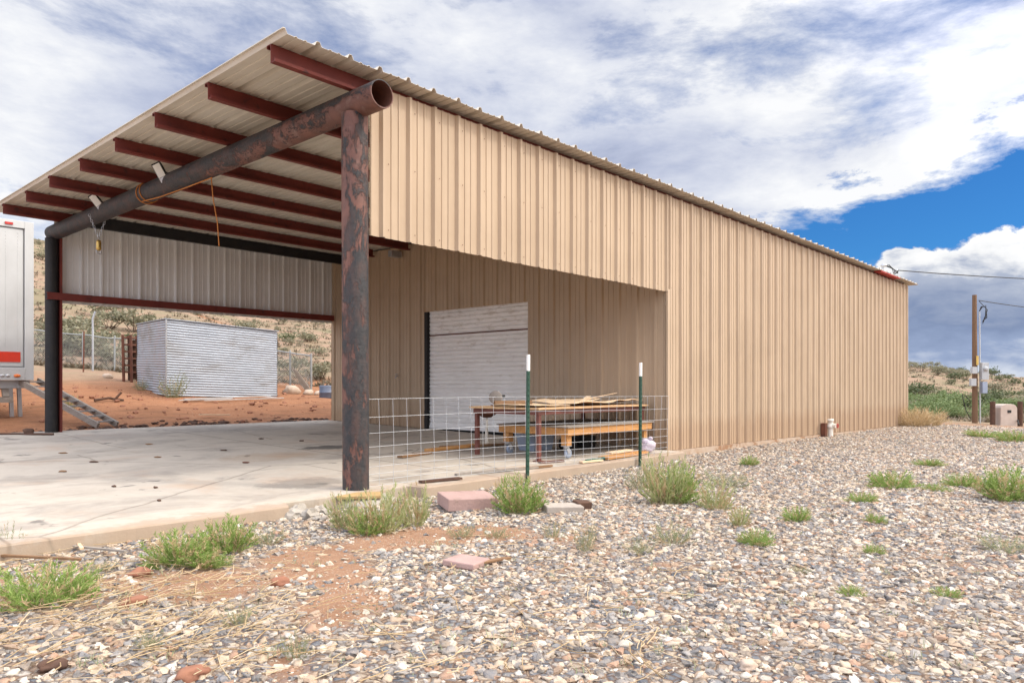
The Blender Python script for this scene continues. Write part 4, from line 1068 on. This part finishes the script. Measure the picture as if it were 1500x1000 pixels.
# ------------------------------------------------------------------ galvanised shed, far yard
def world(lat, dep, z=None):
    x, y = LD(lat, dep); return Vector((x, y, zg(x, y) if z is None else z))
def shed():
    A = world(-8.5, 18); A.z = .885-15.0*18/F
    B = world((406-750)/F*19.8, 19.8); C = world((201-750)/F*20.5, 20.5)
    zA, zB, zC = A.z, .885-18.4*19.8/F, .885-7.4*20.5/F
    tA, tB, tC = .885+96.6*18/F, .885+78.6*19.8/F, .885+88.6*20.5/F
    t = thing('metal_shed', 'silver corrugated metal shed standing on the red dirt', 'shed', A)
    D = B+C-A; zD, tD = zB+zC-zA, tB+tC-tA
    def wall(P, Q, z0, z1, y0, y1, name, mat):
        L = (Q-P).length; mb = MB(); d = (Q-P).xy.normalized(); nrm = Vector((d.y, -d.x, 0))
        cen = (A+D)/2
        if nrm.dot(Vector(((P+Q)/2-cen).xy.to_3d())) < 0: nrm = -nrm
        vs = []; fs = []; nu = 10; nv = 29*8
        for i in range(nu+1):
            f = i/nu
            for j in range(nv+1):
                g = j/nv; zb = z0+(z1-z0)*f; zt = y0+(y1-y0)*f
                z = zb+(zt-zb)*g
                h = .011*math.sin(2*math.pi*29*g)+.02*mn.noise(Vector((P.x+(Q.x-P.x)*f*3, z*2.2, 1)))
                q = P.lerp(Q, f)+nrm*h; vs.append((q.x-A.x, q.y-A.y, z-A.z))
        for i in range(nu):
            for j in range(nv): a = i*(nv+1)+j; fs.append((a, a+nv+1, a+nv+2, a+1))
        mb.add(vs, fs, True); mb.build(name, mat, t)
    wall(A, B, zA, zB, tA, tB, 'long_wall', M['galv']); wall(A, C, zA, zC, tA, tC, 'short_wall', M['galv2'])
    wall(B, D, zB, zD, tB, tD, 'long_wall', M['galv']); wall(C, D, zC, zD, tC, tD, 'short_wall', M['galv'])
    mb = MB(); P = [Vector((q.x-A.x, q.y-A.y, z-A.z+.012)) for q, z in ((A, tA), (B, tB), (D, tD), (C, tC))]
    cen = sum(P, Vector())/4
    P = [q+(q-cen).normalized()*.05 for q in P]
    mb.add(P+[q+Vector((0, 0, .02)) for q in P], [(0, 3, 2, 1), (4, 5, 6, 7)]+[(i, (i+1) % 4, (i+1) % 4+4, i+4) for i in range(4)]); mb.build('roof', M['galv'], t)
    mb = MB(); q = A-A
    o_ = (Vector((CAMX, CAMY, 0))-A); o_.z = 0; o_.normalize()
    mb.tube([o_*.016+Vector((0, 0, 0)), o_*.016+Vector((0, 0, tA-zA))], .022, 8); mb.build('corner_trim', M['steel'], t)
    return A, B, C
SA, SB, SCc = shed()
sp = [((270, 588), (395, 584), .10, 'long pale metal strip lying in front of the silver shed'), ((300, 590), (415, 587), .06, 'thin metal strip nearest the slab in front of the silver shed'), ((262, 590), (340, 588), .05, 'short metal strip below the corner of the silver shed')]
for (a, b, w, lab) in sp:
    pa, _ = G(*a); pb, _ = G(*b)
    if (pb-pa).length > 6: pb = pa+(pb-pa).normalized()*6
    plank(pa+Vector((0, 0, .06)), pb+Vector((0, 0, .08)), w, .02, M['white_sheet'], 'metal_strip', lab, 'metal strip')
# rusty frame beside the shed
q = world((190-750)/F*21.3, 21.3, None)
t = thing('rusty_rack', 'tall dark rusty rack standing at the left side of the silver shed', 'rack', q, YAW-R(85))
H_ = .885+(HOR-491)*21.3/F-q.z
mb = MB()
for sx in (-1, 1):
    for sy in (-1, 1): mb.bar((sx*.11+.03, sy*.2, -.1), (sx*.11, sy*.2, H_), .06, .06, (1, 0, 0))
mb.build('upright', M['rust'], t)
mb = MB()
for k in range(6): mb.b(-.11, .12, -.2, .2, .2+k*(H_-.3)/5, .24+k*(H_-.3)/5)
mb.build('shelf', M['rust'], t); mb = MB(); mb.b(-.12, .14, .16, .19, 0, H_*.9); mb.build('back_panel', M['bark'], t)
# chain-link fences
def chainlink(a, b, H, n_posts, label, sag_=0, gate=False):
    a, b = Vector(a), Vector(b); L = (b-a).length; d = (b-a)/L
    t = thing('chain_link_fence', label, 'fence', a)
    def P(u, z): 
        q = a+d*u; return Vector((q.x-a.x, q.y-a.y, (zg(q.x, q.y)-a.z)+z))
    for k in range(n_posts):
        u = L*k/(n_posts-1); mb = MB(); mb.tube([P(u, -.2), P(u, H+.05)], .03, 8); mb.lump(P(u, H+.06), (.035, .035, .025), 1, 1, 0); mb.build('post', M['fencewire'], t)
    mb = MB(); mb.tube([P(L*i/20, H) for i in range(21)], .021, 6); mb.build('top_rail', M['fencewire'], t)
    mb = MB(); st = .075; u = -H
    while u < L:
        for sgn in (1, -1):
            pts = []
            for z in (0.03, H):
                uu = u+(z if sgn > 0 else H-z); pts.append((uu, z))
            (u0, z0), (u1, z1) = pts
            if u0 > u1: (u0, z0), (u1, z1) = (u1, z1), (u0, z0)
            if u1 <= 0 or u0 >= L: continue
            if u0 < 0: z0 += (z1-z0)*(-u0)/(u1-u0); u0 = 0
            if u1 > L: z1 -= (z1-z0)*(u1-L)/(u1-u0); u1 = L
            mb.tube([P(u0, z0), P(u1, z1)], .0042, 3, False)
        u += st
    mb.build('chain_mesh', M['fencewire'], t); return t
fa = world((30-750)/F*24, 24); fb = world((215-750)/F*23.5, 23.5)
chainlink(fa, fb, 1.05, 5, 'chain-link fence left of the silver shed')
fc = world((395-750)/F*23.0, 23.0); fd = world((456-750)/F*22.4, 22.4)
chainlink(fc, fd, 1.08, 3, 'chain-link fence right of the silver shed')
q = world((136-750)/F*23.2, 23.2); t = thing('tall_fence_pole', 'tall pale pole with a bent top rising above the left chain-link fence', 'pole', q)
mb = MB(); mb.tube([(0, 0, -.2), (0, 0, 1.3), (.0, 0, 1.65), (.06, -.05, 1.88)], .032, 8); mb.build('pole_shaft', M['steel'], t)
q = world((122-750)/F*22.5, 22.5); mb = MB(); mb.tube([(0, 0, -.2), (.02, 0, 1.25)], .022, 6); tag(mb.build('rusty_stake', M['rust'], None, loc=q), 'rusty stake standing before the left chain-link fence', 'stake')
q = world((440-750)/F*22.0, 22.0); mb = MB()
for k in range(3): mb.bar((-.25+.07*k, 0, .75-.05*k), (.18+.07*k, .05, 0.02), .05, .05)
o = mb.build('leaning_boards', M['greywood'], None, loc=q); o.rotation_euler = (0, 0, YAW-R(90)); tag(o, 'grey boards leaning on the chain-link fence right of the silver shed', 'boards')
for (px, py, s_, lab) in ((427, 574, .26, 'pale boulder before the right chain-link fence'), (452, 577, .16, 'low pale rock right of the boulder'), (466, 575, .12, 'small rock close to the end wall corner'), (158, 572, .15, 'pale rock at the foot of the left chain-link fence')):
    dep = 21.5; q = world((px-750)/F*dep, dep); mb = MB(); mb.lump((0, 0, s_*.3), (s_, s_*.8, s_*.7), px, 2, .4); tag(mb.build('boulder', M['rock'], None, loc=q), lab, 'boulder')
q = world((479-750)/F*20.5, 20.5); mb = MB(); mb.lathe((0, 0, 0), [(0, 0), (.2, 0), (.21, .02), (.21, .15), (.22, .16), (.21, .17), (.21, .33), (.2, .36), (0, .36)], 18); tag(mb.build('blue_tub', M['blue'], None, loc=q), 'blue plastic tub by the end wall corner in the dirt', 'tub')
# bark and dirt heaps along the far slab edge
rr = random.Random(8)
mb = MB()
for k in range(260):
    x = rr.choice((.6, 1.3, 2.4, 3.1, 4.3, 4.7))+rr.gauss(0, .42); y = 8.2+abs(rr.gauss(0, .34)); s_ = .012+.05*rr.random()**2.2
    if x > 5.2: continue
    mb.lump((x, y, zg(x, y)+s_*.2), (s_*1.3, s_, s_*.6), k*.37, 1, .6, True)
tag(mb.build('bark_litter', M['bark']), 'dark bark and clods littering the dirt along the far slab edge', 'litter', kind='stuff')
mb = MB()
for k in range(500):
    x = rr.uniform(-2, 7.5); y = rr.uniform(8.4, 16.5); s_ = .012+.05*rr.random()**3
    mb.lump((x, y, zg(x, y)+s_*.2), (s_*1.2, s_, s_*.7), k*.61, 1, .6, True)
tag(mb.build('dirt_clods', M['redrock']), 'red clods scattered over the dirt yard in front of the shed', 'clods', kind='stuff')
p, _ = G(298, 611); plank(p+Vector((-.1, 0, .06)), p+Vector((.4, -.35, .05)), .04, .02, M['veneer'], 'stick', 'pale stick on the dark litter at the far slab edge', 'stick')
q, _ = G(160, 588); mb = MB(); mb.tube([(-.3, 0, .03), (0, .05, .08), (.3, 0, .02)], .03, 6); mb.tube([(.1, 0, .03), (.25, .0, .2)], .025, 6); tag(mb.build('dead_branch', M['bark'], None, loc=q), 'dark dead branch on the red dirt left of the silver shed', 'branch')

# ------------------------------------------------------------------ trailer and ramp
tx_, ty_ = .245, 9.95; tz = zg(tx_, ty_)
t = thing('semi_trailer', 'white box trailer with a red stripe parked behind the slab', 'trailer', (tx_, ty_, tz))
ZB, ZTp = 1.0-tz, 3.80-tz
mb = MB(); mb.b(-2.4, -.1, .06, 9, ZB+.06, ZTp-.02); mb.build('cargo_box', M['white_sheet'], t, bevel=.01)
mb = MB(); mb.b(-2.44, -2.26, .0, .12, ZB-.02, ZTp); mb.b(-.14, .0, .0, .12, ZB-.02, ZTp); mb.b(-2.26, -.14, .0, .12, ZTp-.13, ZTp); mb.b(-2.26, -.14, -.01, .12, ZB-.02, ZB+.20); mb.build('rear_frame', M['white_sheet'], t, bevel=.006)
mb = MB(); mb.b(-1.2, -.16, .028, .058, ZB+.23, ZTp-.15); mb.b(-2.24, -1.21, .028, .058, ZB+.23, ZTp-.15)
for k in range(40):
    z = ZB+.3+k*.06
    if z < ZTp-.2: mb.lump((-.42, .026, z), (.008, .006, .008), 1, 1, 0); mb.lump((-.24, .026, z), (.008, .006, .008), 1, 1, 0)
mb.build('rear_door', M['white_sheet'], t)
mb = MB(); mb.b(-2.2, -.20, .018, .0275, ZB+.30, ZB+.48); mb.build('reflective_stripe', M['red_tape'], t)
mb = MB()
for k in range(12): mb.lump((-2.2+k*.18, -.012, ZB+.165), (.009, .006, .009), 1, 1, 0)
mb.build('rivets', M['steel'], t)
mb = MB(); mb.lump((-.26, -.02, ZB+.06), (.055, .025, .03), 1, 2, 0); mb.build('marker_lamp', M['amber'], t)
mb = MB(); mb.lump((-.40, -.015, ZB+.06), (.035, .015, .025), 1, 2, 0); mb.lump((-.48, -.015, ZB+.06), (.035, .015, .025), 1, 2, 0); mb.build('clearance_lamp', M['steel'], t)
mb = MB(); mb.b(-.44, -.32, -.02, -.002, ZTp-.09, ZTp-.05); mb.build('roof_lamp', M['red_paint'], t)
mb = MB(); mb.b(-2.3, -.03, .13, .35, ZB-.16, ZB-.022); mb.b(-1.9, -1.75, .15, 8.5, ZB-.25, ZB-.021); mb.b(-.75, -.6, .35, 8.5, ZB-.25, ZB-.021); mb.build('chassis', M['grey_box'], t)
mb = MB(); mb.b(-2.2, -.30, .05, .13, .30, .40)
for x in (-1.7, -.40): mb.bar((x, .09, .40), (x, .2, ZB-.14), .1, .05)
mb.build('rear_bumper', M['greywood'], t)
for x in (-.20, -.07):
    mb = MB(); mb.bar((x-.05, .35, -.02), (x-.08, .32, ZB-.14), .06, .06, (1, 0, 0)); mb.build('support_leg', M['steel'], t)
for sy in (4.5, 5.8):
    for sx in (-2.1, -.35):
        mb = MB(); mb.lathe((sx, sy, .48), [(.2, -.12), (.42, -.13), (.48, -.1), (.48, .1), (.42, .13), (.2, .12)], 24, 'x'); mb.build('wheel', M['black'], t)
ra, rb = Vector((.22, 10.22, .98)), Vector((.98, 8.52, .20))
t = thing('loading_ramp', 'grey ladder-like loading ramp sloping from the trailer to the dirt', 'ramp', rb)
mb = MB(); d = (ra-rb); sd = Vector((d.y, -d.x, 0)).normalized()*.20
for s_ in (-1, 1): mb.bar(sd*s_, d+sd*s_, .045, .10)
mb.build('side_rail', M['greywood'], t)
mb = MB()
for k in range(9):
    c = d*((k+.5)/9)+Vector((0, 0, .02)); mb.bar(c-sd*.9, c+sd*.9, .09, .025)
mb.build('rung', M['steel'], t)

# ------------------------------------------------------------------ plants
def weed_mesh(seed, stems, h, spread, leaf, droop=.3, leaf_n=9, blade=.0035, upright=.5):
    """stems fanning from the crown, each with many narrow leaves"""
    r = random.Random(seed); mb = MB()
    def quad(p, d, L, w):
        d = d.normalized(); s = d.cross(Vector((r.uniform(-1, 1), r.uniform(-1, 1), r.uniform(-.3, 1)))).normalized()*w
        q = p+d*L
        mb.add([p-s*.5, p+s*.5, p+d*L*.6+s*.45, q, p+d*L*.6-s*.45], [(0, 1, 2, 3, 4)])
    for i in range(stems):
        a = r.uniform(0, 2*math.pi); rad = spread*math.sqrt(r.random())
        base = Vector((math.cos(a)*rad*.45, math.sin(a)*rad*.45, 0))
        H = h*(.22+.78*r.random()**1.4)*(1-.35*(rad/spread)**2)
        tip = Vector((math.cos(a)*rad, math.sin(a)*rad, H))
        n = 6; prev = base; mb.mi = 1 if r.random() < .24 else 0
        for k in range(1, n+1):
            f = k/n
            p = base.lerp(tip, f)+Vector((r.uniform(-1, 1), r.uniform(-1, 1), 0))*h*.02; p.z = H*(f**(.8))
            dd = p-prev; s = dd.cross(Vector((r.uniform(-1, 1), r.uniform(-1, 1), .1))).normalized()*blade*(1-.6*f)
            mb.add([prev-s*.5, prev+s*.5, p+s*.35, p-s*.35], [(0, 1, 2, 3)])
            for q in range(max(1, int(leaf_n*f*1.3)//2)):
                b = prev.lerp(p, r.random()); az = r.uniform(0, 6.28)
                quad(b, dd.normalized()*(upright+.6)+Vector((math.cos(az), math.sin(az), r.uniform(-.2, .5))), leaf*r.uniform(.5, 1.2), blade*1.5)
            prev = p
    return mb
def bush_mesh(seed, n, d, leaf, stemr=.012):
    """leaf clumps spread unevenly through an open crown, on a few stems"""
    r = random.Random(seed); mb = MB()
    lob = []
    for k in range(8):
        a = r.uniform(0, 6.28); q = r.uniform(.15, .68)
        lob.append((Vector((math.cos(a)*q*d[0], math.sin(a)*q*d[1], d[2]*r.uniform(.35, .8))), r.uniform(.25, .46)))
    for i in range(n):
        c, rad = r.choice(lob)
        v = Vector((r.gauss(0, 1), r.gauss(0, 1), r.gauss(0, 1))).normalized()*rad*(r.random()**.45)
        p = c+Vector((v.x*d[0], v.y*d[1], v.z*d[2]*.8))
        if p.z < .02*d[2]: p.z = .02*d[2]+r.random()*.1*d[2]
        a = Vector((r.gauss(0, 1), r.gauss(0, 1), r.gauss(0, .8))).normalized(); b = a.cross(Vector((r.gauss(0, 1), r.gauss(0, 1), 1))).normalized()
        l = leaf*r.uniform(.5, 1.3)
        mb.add([p-a*l*.5, p+b*l*.22, p+a*l*.5, p-b*l*.22], [(0, 1, 2, 3)])
    mb.mi = 1
    for c, rad in lob: mb.tube([(0, 0, -.05), c*.5+Vector((0, 0, -.05)), c], [stemr, stemr*.8, stemr*.4], 5)
    return mb

KIND = {}
def kind(name, mesh, mats):
    o = mesh.build(name, mats); COL.objects.unlink(o); KIND.setdefault(name, []).append(o.data); bpy.data.objects.remove(o)
for s_ in range(3):
    kind('green_weed', weed_mesh(10+s_, 190, 1.0, .85, .115, blade=.0105, leaf_n=13), [M['leaf_green'], M['leaf_dry']])
    kind('pale_weed', weed_mesh(20+s_, 100, 1.0, .62, .10, blade=.009, leaf_n=12, upright=1.0), [M['leaf_pale'], M['leaf_dry']])
    kind('grey_weed', weed_mesh(30+s_, 80, 1.0, .8, .10, blade=.009, leaf_n=9), [M['leaf_grey'], M['leaf_dry']])
    kind('low_weed', weed_mesh(40+s_, 200, .8, 1.3, .13, blade=.012, leaf_n=11, upright=.35), [M['leaf_green'], M['leaf_dry']])
    kind('dry_grass', weed_mesh(50+s_, 150, 1.0, .8, .24, blade=.011, leaf_n=4, upright=1.2), [M['leaf_dry'], M['straw']])
WEEDS = [
 (62, 884, 150, 66, 'low_weed', 'wide low mat of green weeds at the left edge of the gravel'),
 (262, 828, 74, 60, 'green_weed', 'bushy green weed, left one of the touching pair below the front slab'),
 (330, 808, 66, 56, 'green_weed', 'bushy green weed, right one of the touching pair below the front slab'),
 (300, 830, 60, 34, 'green_weed', 'small green weed filling the gap in front of the touching pair'),
 (393, 797, 46, 34, 'grey_weed', 'small grey-green weed alone below the front slab edge'),
 (10, 812, 40, 52, 'grey_weed', 'dry grey weed at the left frame edge beside the slab'),
 (508, 774, 56, 66, 'pale_weed', 'wispy pale weed directly below the thick corner post'),
 (560, 780, 76, 82, 'pale_weed', 'taller pale green weed right of the thick corner post'),
 (607, 770, 54, 76, 'pale_weed', 'upright wispy weed left of the pink concrete block'),
 (538, 782, 46, 44, 'green_weed', 'short green weed between the wispy weeds at the corner post'),
 (761, 750, 64, 60, 'green_weed', 'round bright green weed at the foot of the first green fence post'),
 (972, 738, 84, 90, 'pale_weed', 'tallest yellow-green weed near the building corner'),
 (990, 736, 60, 62, 'green_weed', 'green weed growing through the base of the tallest weed'),
 (936, 716, 44, 44, 'grey_weed', 'grey-green weed just left of the tallest weed'),
 (1045, 746, 58, 52, 'pale_weed', 'pale weed right of the tallest weed'),
 (1083, 770, 46, 38, 'pale_weed', 'smaller pale weed in front right of the tallest weed'),
 (1060, 712, 70, 30, 'grey_weed', 'brownish sprawling weed behind the pale weeds'),
 (985, 797, 58, 44, 'grey_weed', 'hazy grey weed in the middle of the gravel below the tallest weed'),
 (935, 810, 48, 32, 'grey_weed', 'faint dry weed left of the hazy grey weed'),
 (857, 806, 32, 54, 'grey_weed', 'thin upright grey weed right of the bare soil'),
 (812, 787, 40, 28, 'grey_weed', 'short grey weed on the bare soil below the grey paving stone'),
 (1108, 797, 50, 26, 'low_weed', 'low green weed in the open gravel right of centre'),
 (1166, 762, 42, 24, 'low_weed', 'low green weed behind the open-gravel weed'),
 (1308, 714, 66, 28, 'low_weed', 'broad flat bright green weed toward the right of the yard'),
 (1262, 734, 44, 16, 'low_weed', 'flat green weed left of the broad flat weed'),
 (1283, 765, 30, 16, 'low_weed', 'small flat green weed in front of the broad flat weed'),
 (1280, 810, 30, 16, 'low_weed', 'small lone flat green weed in the right foreground gravel'),
 (1410, 712, 52, 22, 'low_weed', 'flat green weed left of the tall weed at the right edge'),
 (1474, 732, 64, 54, 'green_weed', 'tall green weed at the right frame edge'),
 (1098, 681, 26, 16, 'low_weed', 'tiny green weed close to the tan side wall'),
 (1248, 870, 38, 16, 'low_weed', 'tiny flat weed in the lower right gravel'),
 (1386, 872, 36, 16, 'low_weed', 'tiny flat weed in the lower right corner area'),
 (350, 914, 40, 38, 'grey_weed', 'grey weed in the left foreground gravel'),
 (434, 962, 46, 50, 'grey_weed', 'grey-green weed low in the left foreground'),
 (216, 950, 36, 36, 'grey_weed', 'thin weed among the straw in the lower left'),
 (676, 786, 40, 24, 'grey_weed', 'short grey weed on the bare soil below the pink block'),
 (726, 787, 34, 22, 'grey_weed', 'short dry weed right of the weed below the pink block'),
 (1472, 806, 70, 30, 'grey_weed', 'dry brownish weed at the right frame edge'),
 (1360, 682, 44, 12, 'low_weed', 'flat green weed far back on the right of the yard'),
 (1440, 640, 50, 12, 'low_weed', 'strip of green weed before the wooden pole'),
 (1484, 646, 44, 18, 'low_weed', 'strip of green weed below the beige utility box'),
 (1372, 718, 40, 10, 'low_weed', 'thin flat weed between the broad weed and the right edge'),
 (150, 836, 40, 22, 'grey_weed', 'small weed beside the stick on the left'),
 (1175, 838, 30, 14, 'grey_weed', 'brown tuft in the middle right gravel'),
]
rw = random.Random(4)
def put(kindname, objname, p, w, h, label, cat, group, rot=None, i=None):
    me = KIND[kindname][rw.randrange(len(KIND[kindname])) if i is None else i]
    o = bpy.data.objects.new(objname, me); COL.objects.link(o)
    o.location = p; o.scale = (w, w, h); o.rotation_euler = (0, 0, rw.uniform(0, 6.28) if rot is None else rot)
    return tag(o, label, cat, group)
for (px, py, w, h, kd, lab) in WEEDS:
    p, dep = G(px, py)
    ww = w*dep/F/1.25 if kd != 'low_weed' else w*dep/F/2.1
    p.z = zg(p.x, p.y)
    wo = put(kd, 'weed' if kd != 'dry_grass' else 'grass_tuft', p-Vector((0, 0, .01)), ww, h*dep/F*1.05/(1 if kd != 'low_weed' else .8), lab, 'weed', 'weeds in the gravel yard')
    wo.rotation_euler.x = rw.uniform(-.15, .15); wo.rotation_euler.y = rw.uniform(-.15, .15); wo.scale.x *= rw.uniform(.75, 1.15)
p, dep = G(1352, 625); 
for dx, lab in ((-12, 'straw-coloured grass clump against the far building corner'), (12, 'straw-coloured grass clump right of the far building corner')):
    q, dep = G(1350+dx, 624); put('dry_grass', 'grass_clump', q, 34*dep/F, 30*dep/F, lab, 'grass clump', 'dry grass clumps by the far corner')

# tiny unlabelled sprouts and straw as ground cover
rr = random.Random(12); mb = MB()
for k in range(640):
    if k < 430: px, py = rr.gauss(190, 150), rr.gauss(880, 52)
    else: px, py = rr.uniform(300, 1000), rr.uniform(770, 1000)
    if not (-20 < px < 1100 and 775 < py < 1005): continue
    p, dep = G(px, py)
    if p.y > -.36: continue
    a = rr.gauss(.35, .7); L = rr.uniform(.05, .24); d = Vector((math.cos(a), math.sin(a), rr.gauss(0, .10)))
    c = p+Vector((0, 0, rr.uniform(.015, .045))); w = rr.uniform(.0012, .003)
    s_ = d.cross(Vector((0, 0, 1))).normalized(); bend = s_*rr.uniform(-.02, .02)
    mb.tube([c-d*L*.5, c+bend, c+d*L*.5], w, 3, False)
tag(mb.build('straw', M['straw']), 'loose dry straw scattered over the soil and gravel in the left foreground', 'straw', kind='stuff')
mb = MB(); rr = random.Random(15)
for k in range(330):
    px, py = rr.uniform(0, 1500), 640+350*rr.random()**1.3
    p, dep = G(px, py)
    if p.y > -.4: continue
    n_b = rr.randint(4, 12); hh = rr.uniform(.012, .045)
    for b in range(n_b):
        a = rr.uniform(0, 6.28); d = Vector((math.cos(a), math.sin(a), rr.uniform(.5, 1.6))).normalized()*hh*rr.uniform(.6, 1.5); s_ = Vector((-math.sin(a), math.cos(a), 0))*.0022
        q = p+Vector((rr.gauss(0, .02), rr.gauss(0, .02), .012)); mb.add([q-s_, q+s_, q+d], [(0, 1, 2)])
tag(mb.build('sprouts', M['leaf_grey']), 'tiny sprouts and grass blades coming up between the stones', 'sprouts', kind='stuff')

# shrubs: green brush by the pole, hillside shrubs
for s_ in range(4):
    kind('brush', bush_mesh(60+s_, 1700, (1, 1, 1), .085), [M['leaf_bush'], M['bark']])
    kind('sage', bush_mesh(70+s_, 420, (1, 1, 1), .16), [M['leaf_sage'], M['bark']])
    kind('juniper', bush_mesh(80+s_, 420, (1, 1, 1), .17), [M['leaf_dark'], M['bark']])
BR = [(1338, 27, 1.0, .85, 'green brush right behind the far building corner'), (1362, 29, 1.3, 1.0, 'green brush behind the straw-coloured grass'), (1388, 30, 1.3, 1.15, 'green brush left of the wooden pole'), (1412, 28, 1.0, .9, 'green brush touching the left of the wooden pole'), (1372, 34, 1.5, 1.3, 'green brush in the second row left of the pole'), (1442, 31, 1.2, .9, 'green brush right behind the wooden pole'), (1408, 36, 1.5, 1.5, 'taller green brush in the second row behind the pole'), (1340, 37, 1.5, 1.3, 'farther green brush beyond the building corner'), (1462, 35, 1.4, 1.1, 'green brush behind the left guard post'), (1495, 34, 1.4, 1.2, 'green brush behind the right guard post')]
for (px, dep, w, h, lab) in BR: put('brush', 'shrub', world((px-750)/F*dep, dep)-Vector((0, 0, .12)), w, h*.72, lab, 'shrub', 'green brush beyond the yard')
rr = random.Random(31)
LS = [(192, 60, 2.0, 1.6, 'juniper', 'round dark green bush above the left of the silver shed on the hillside'), (418, 45, .7, .75, 'juniper', 'small dark bush on the hillside right of the silver shed'), (150, 42, 1.5, 1.0, 'sage', 'pale green bush above the left chain-link fence'), (128, 27, 1.3, 1.0, 'sage', 'grey bush just behind the left chain-link fence'), (100, 28, 1.0, .8, 'sage', 'grey bush behind the fence beside the black post'), (165, 26, 1.0, .7, 'sage', 'low grey bush behind the fence near the rusty rack'), (470, 25, .8, .8, 'sage', 'twiggy bush close to the end wall corner'), (432, 27, .9, .75, 'sage', 'bush seen through the right chain-link fence')]
for (px, dep, w, h, kd, lab) in LS: put(kd, 'shrub', world((px-750)/F*dep, dep)-Vector((0, 0, .1)), w, h, lab, 'shrub', 'bushes on the hillside behind the shed')
q = SA+Vector((.10, -.16, 0)); q.z = zg(q.x, q.y); put('grey_weed', 'weed', q, .5, .75, 'thin weed growing at the near corner of the silver shed', 'weed', 'weeds round the shed')
q = SCc.lerp(SA, .35)+Vector((-.2, -.2, 0)); q.z = zg(q.x, q.y); put('grey_weed', 'weed', q, .3, .4, 'thin weed at the left wall of the silver shed', 'weed', 'weeds round the shed')
q, dep = G(100, 600); put('pale_weed', 'weed', q, .35, .35, 'pale weed on the dirt right of the far black post', 'weed', 'weeds round the shed')
for k in range(85):
    dep = 26+100*rr.random()**1.5; px = rr.uniform(40, 500); s_ = .3+1.5*rr.random()**2.2
    put('sage' if rr.random() < .93 else 'juniper', 'hill_shrub', world((px-750)/F*dep, dep)-Vector((0, 0, .08)), s_, s_*rr.uniform(.6, .9), 'grey-green desert shrub on the brown slope behind the carport', 'shrub', 'shrubs scattered over the slope behind the carport')
for k in range(140):
    dep = 36+95*rr.random()**1.2; px = rr.uniform(1310, 1520); s_ = .3+1.2*rr.random()**2.2
    put('sage' if rr.random() < .6 else 'juniper', 'hill_shrub', world((px-750)/F*dep, dep)-Vector((0, 0, .08)), s_, s_*rr.uniform(.6, 1.0), 'dark desert shrub on the ridge slope beyond the wooden pole', 'shrub', 'shrubs scattered over the ridge slope beyond the pole')
# low ground cover on the slopes
mb = MB(); rr = random.Random(33)
for k in range(5200):
    if rr.random() < .6: px, dep = rr.uniform(20, 520), 23.5+90*rr.random()**2
    else: px, dep = rr.uniform(1300, 1540), 26+90*rr.random()**1.6
    p = world((px-750)/F*dep, dep); s_ = rr.uniform(.06, .22)*(1+dep/80)
    for b in range(7):
        a = rr.uniform(0, 6.28); d = Vector((math.cos(a)*.8, math.sin(a)*.8, rr.uniform(.25, .8)))*s_; w = Vector((-math.sin(a), math.cos(a), 0))*s_*.14
        q = p+Vector((rr.gauss(0, .1), rr.gauss(0, .1), 0)); mb.add([q-w, q+w, q+d], [(0, 1, 2)])
tag(mb.build('dry_hill_grass', leafmat('hill_grass', (.165, .13, .085), (.205, .155, .105), (.125, .125, .075))), 'dry grass tufts covering the brown slopes', 'grass', kind='stuff')
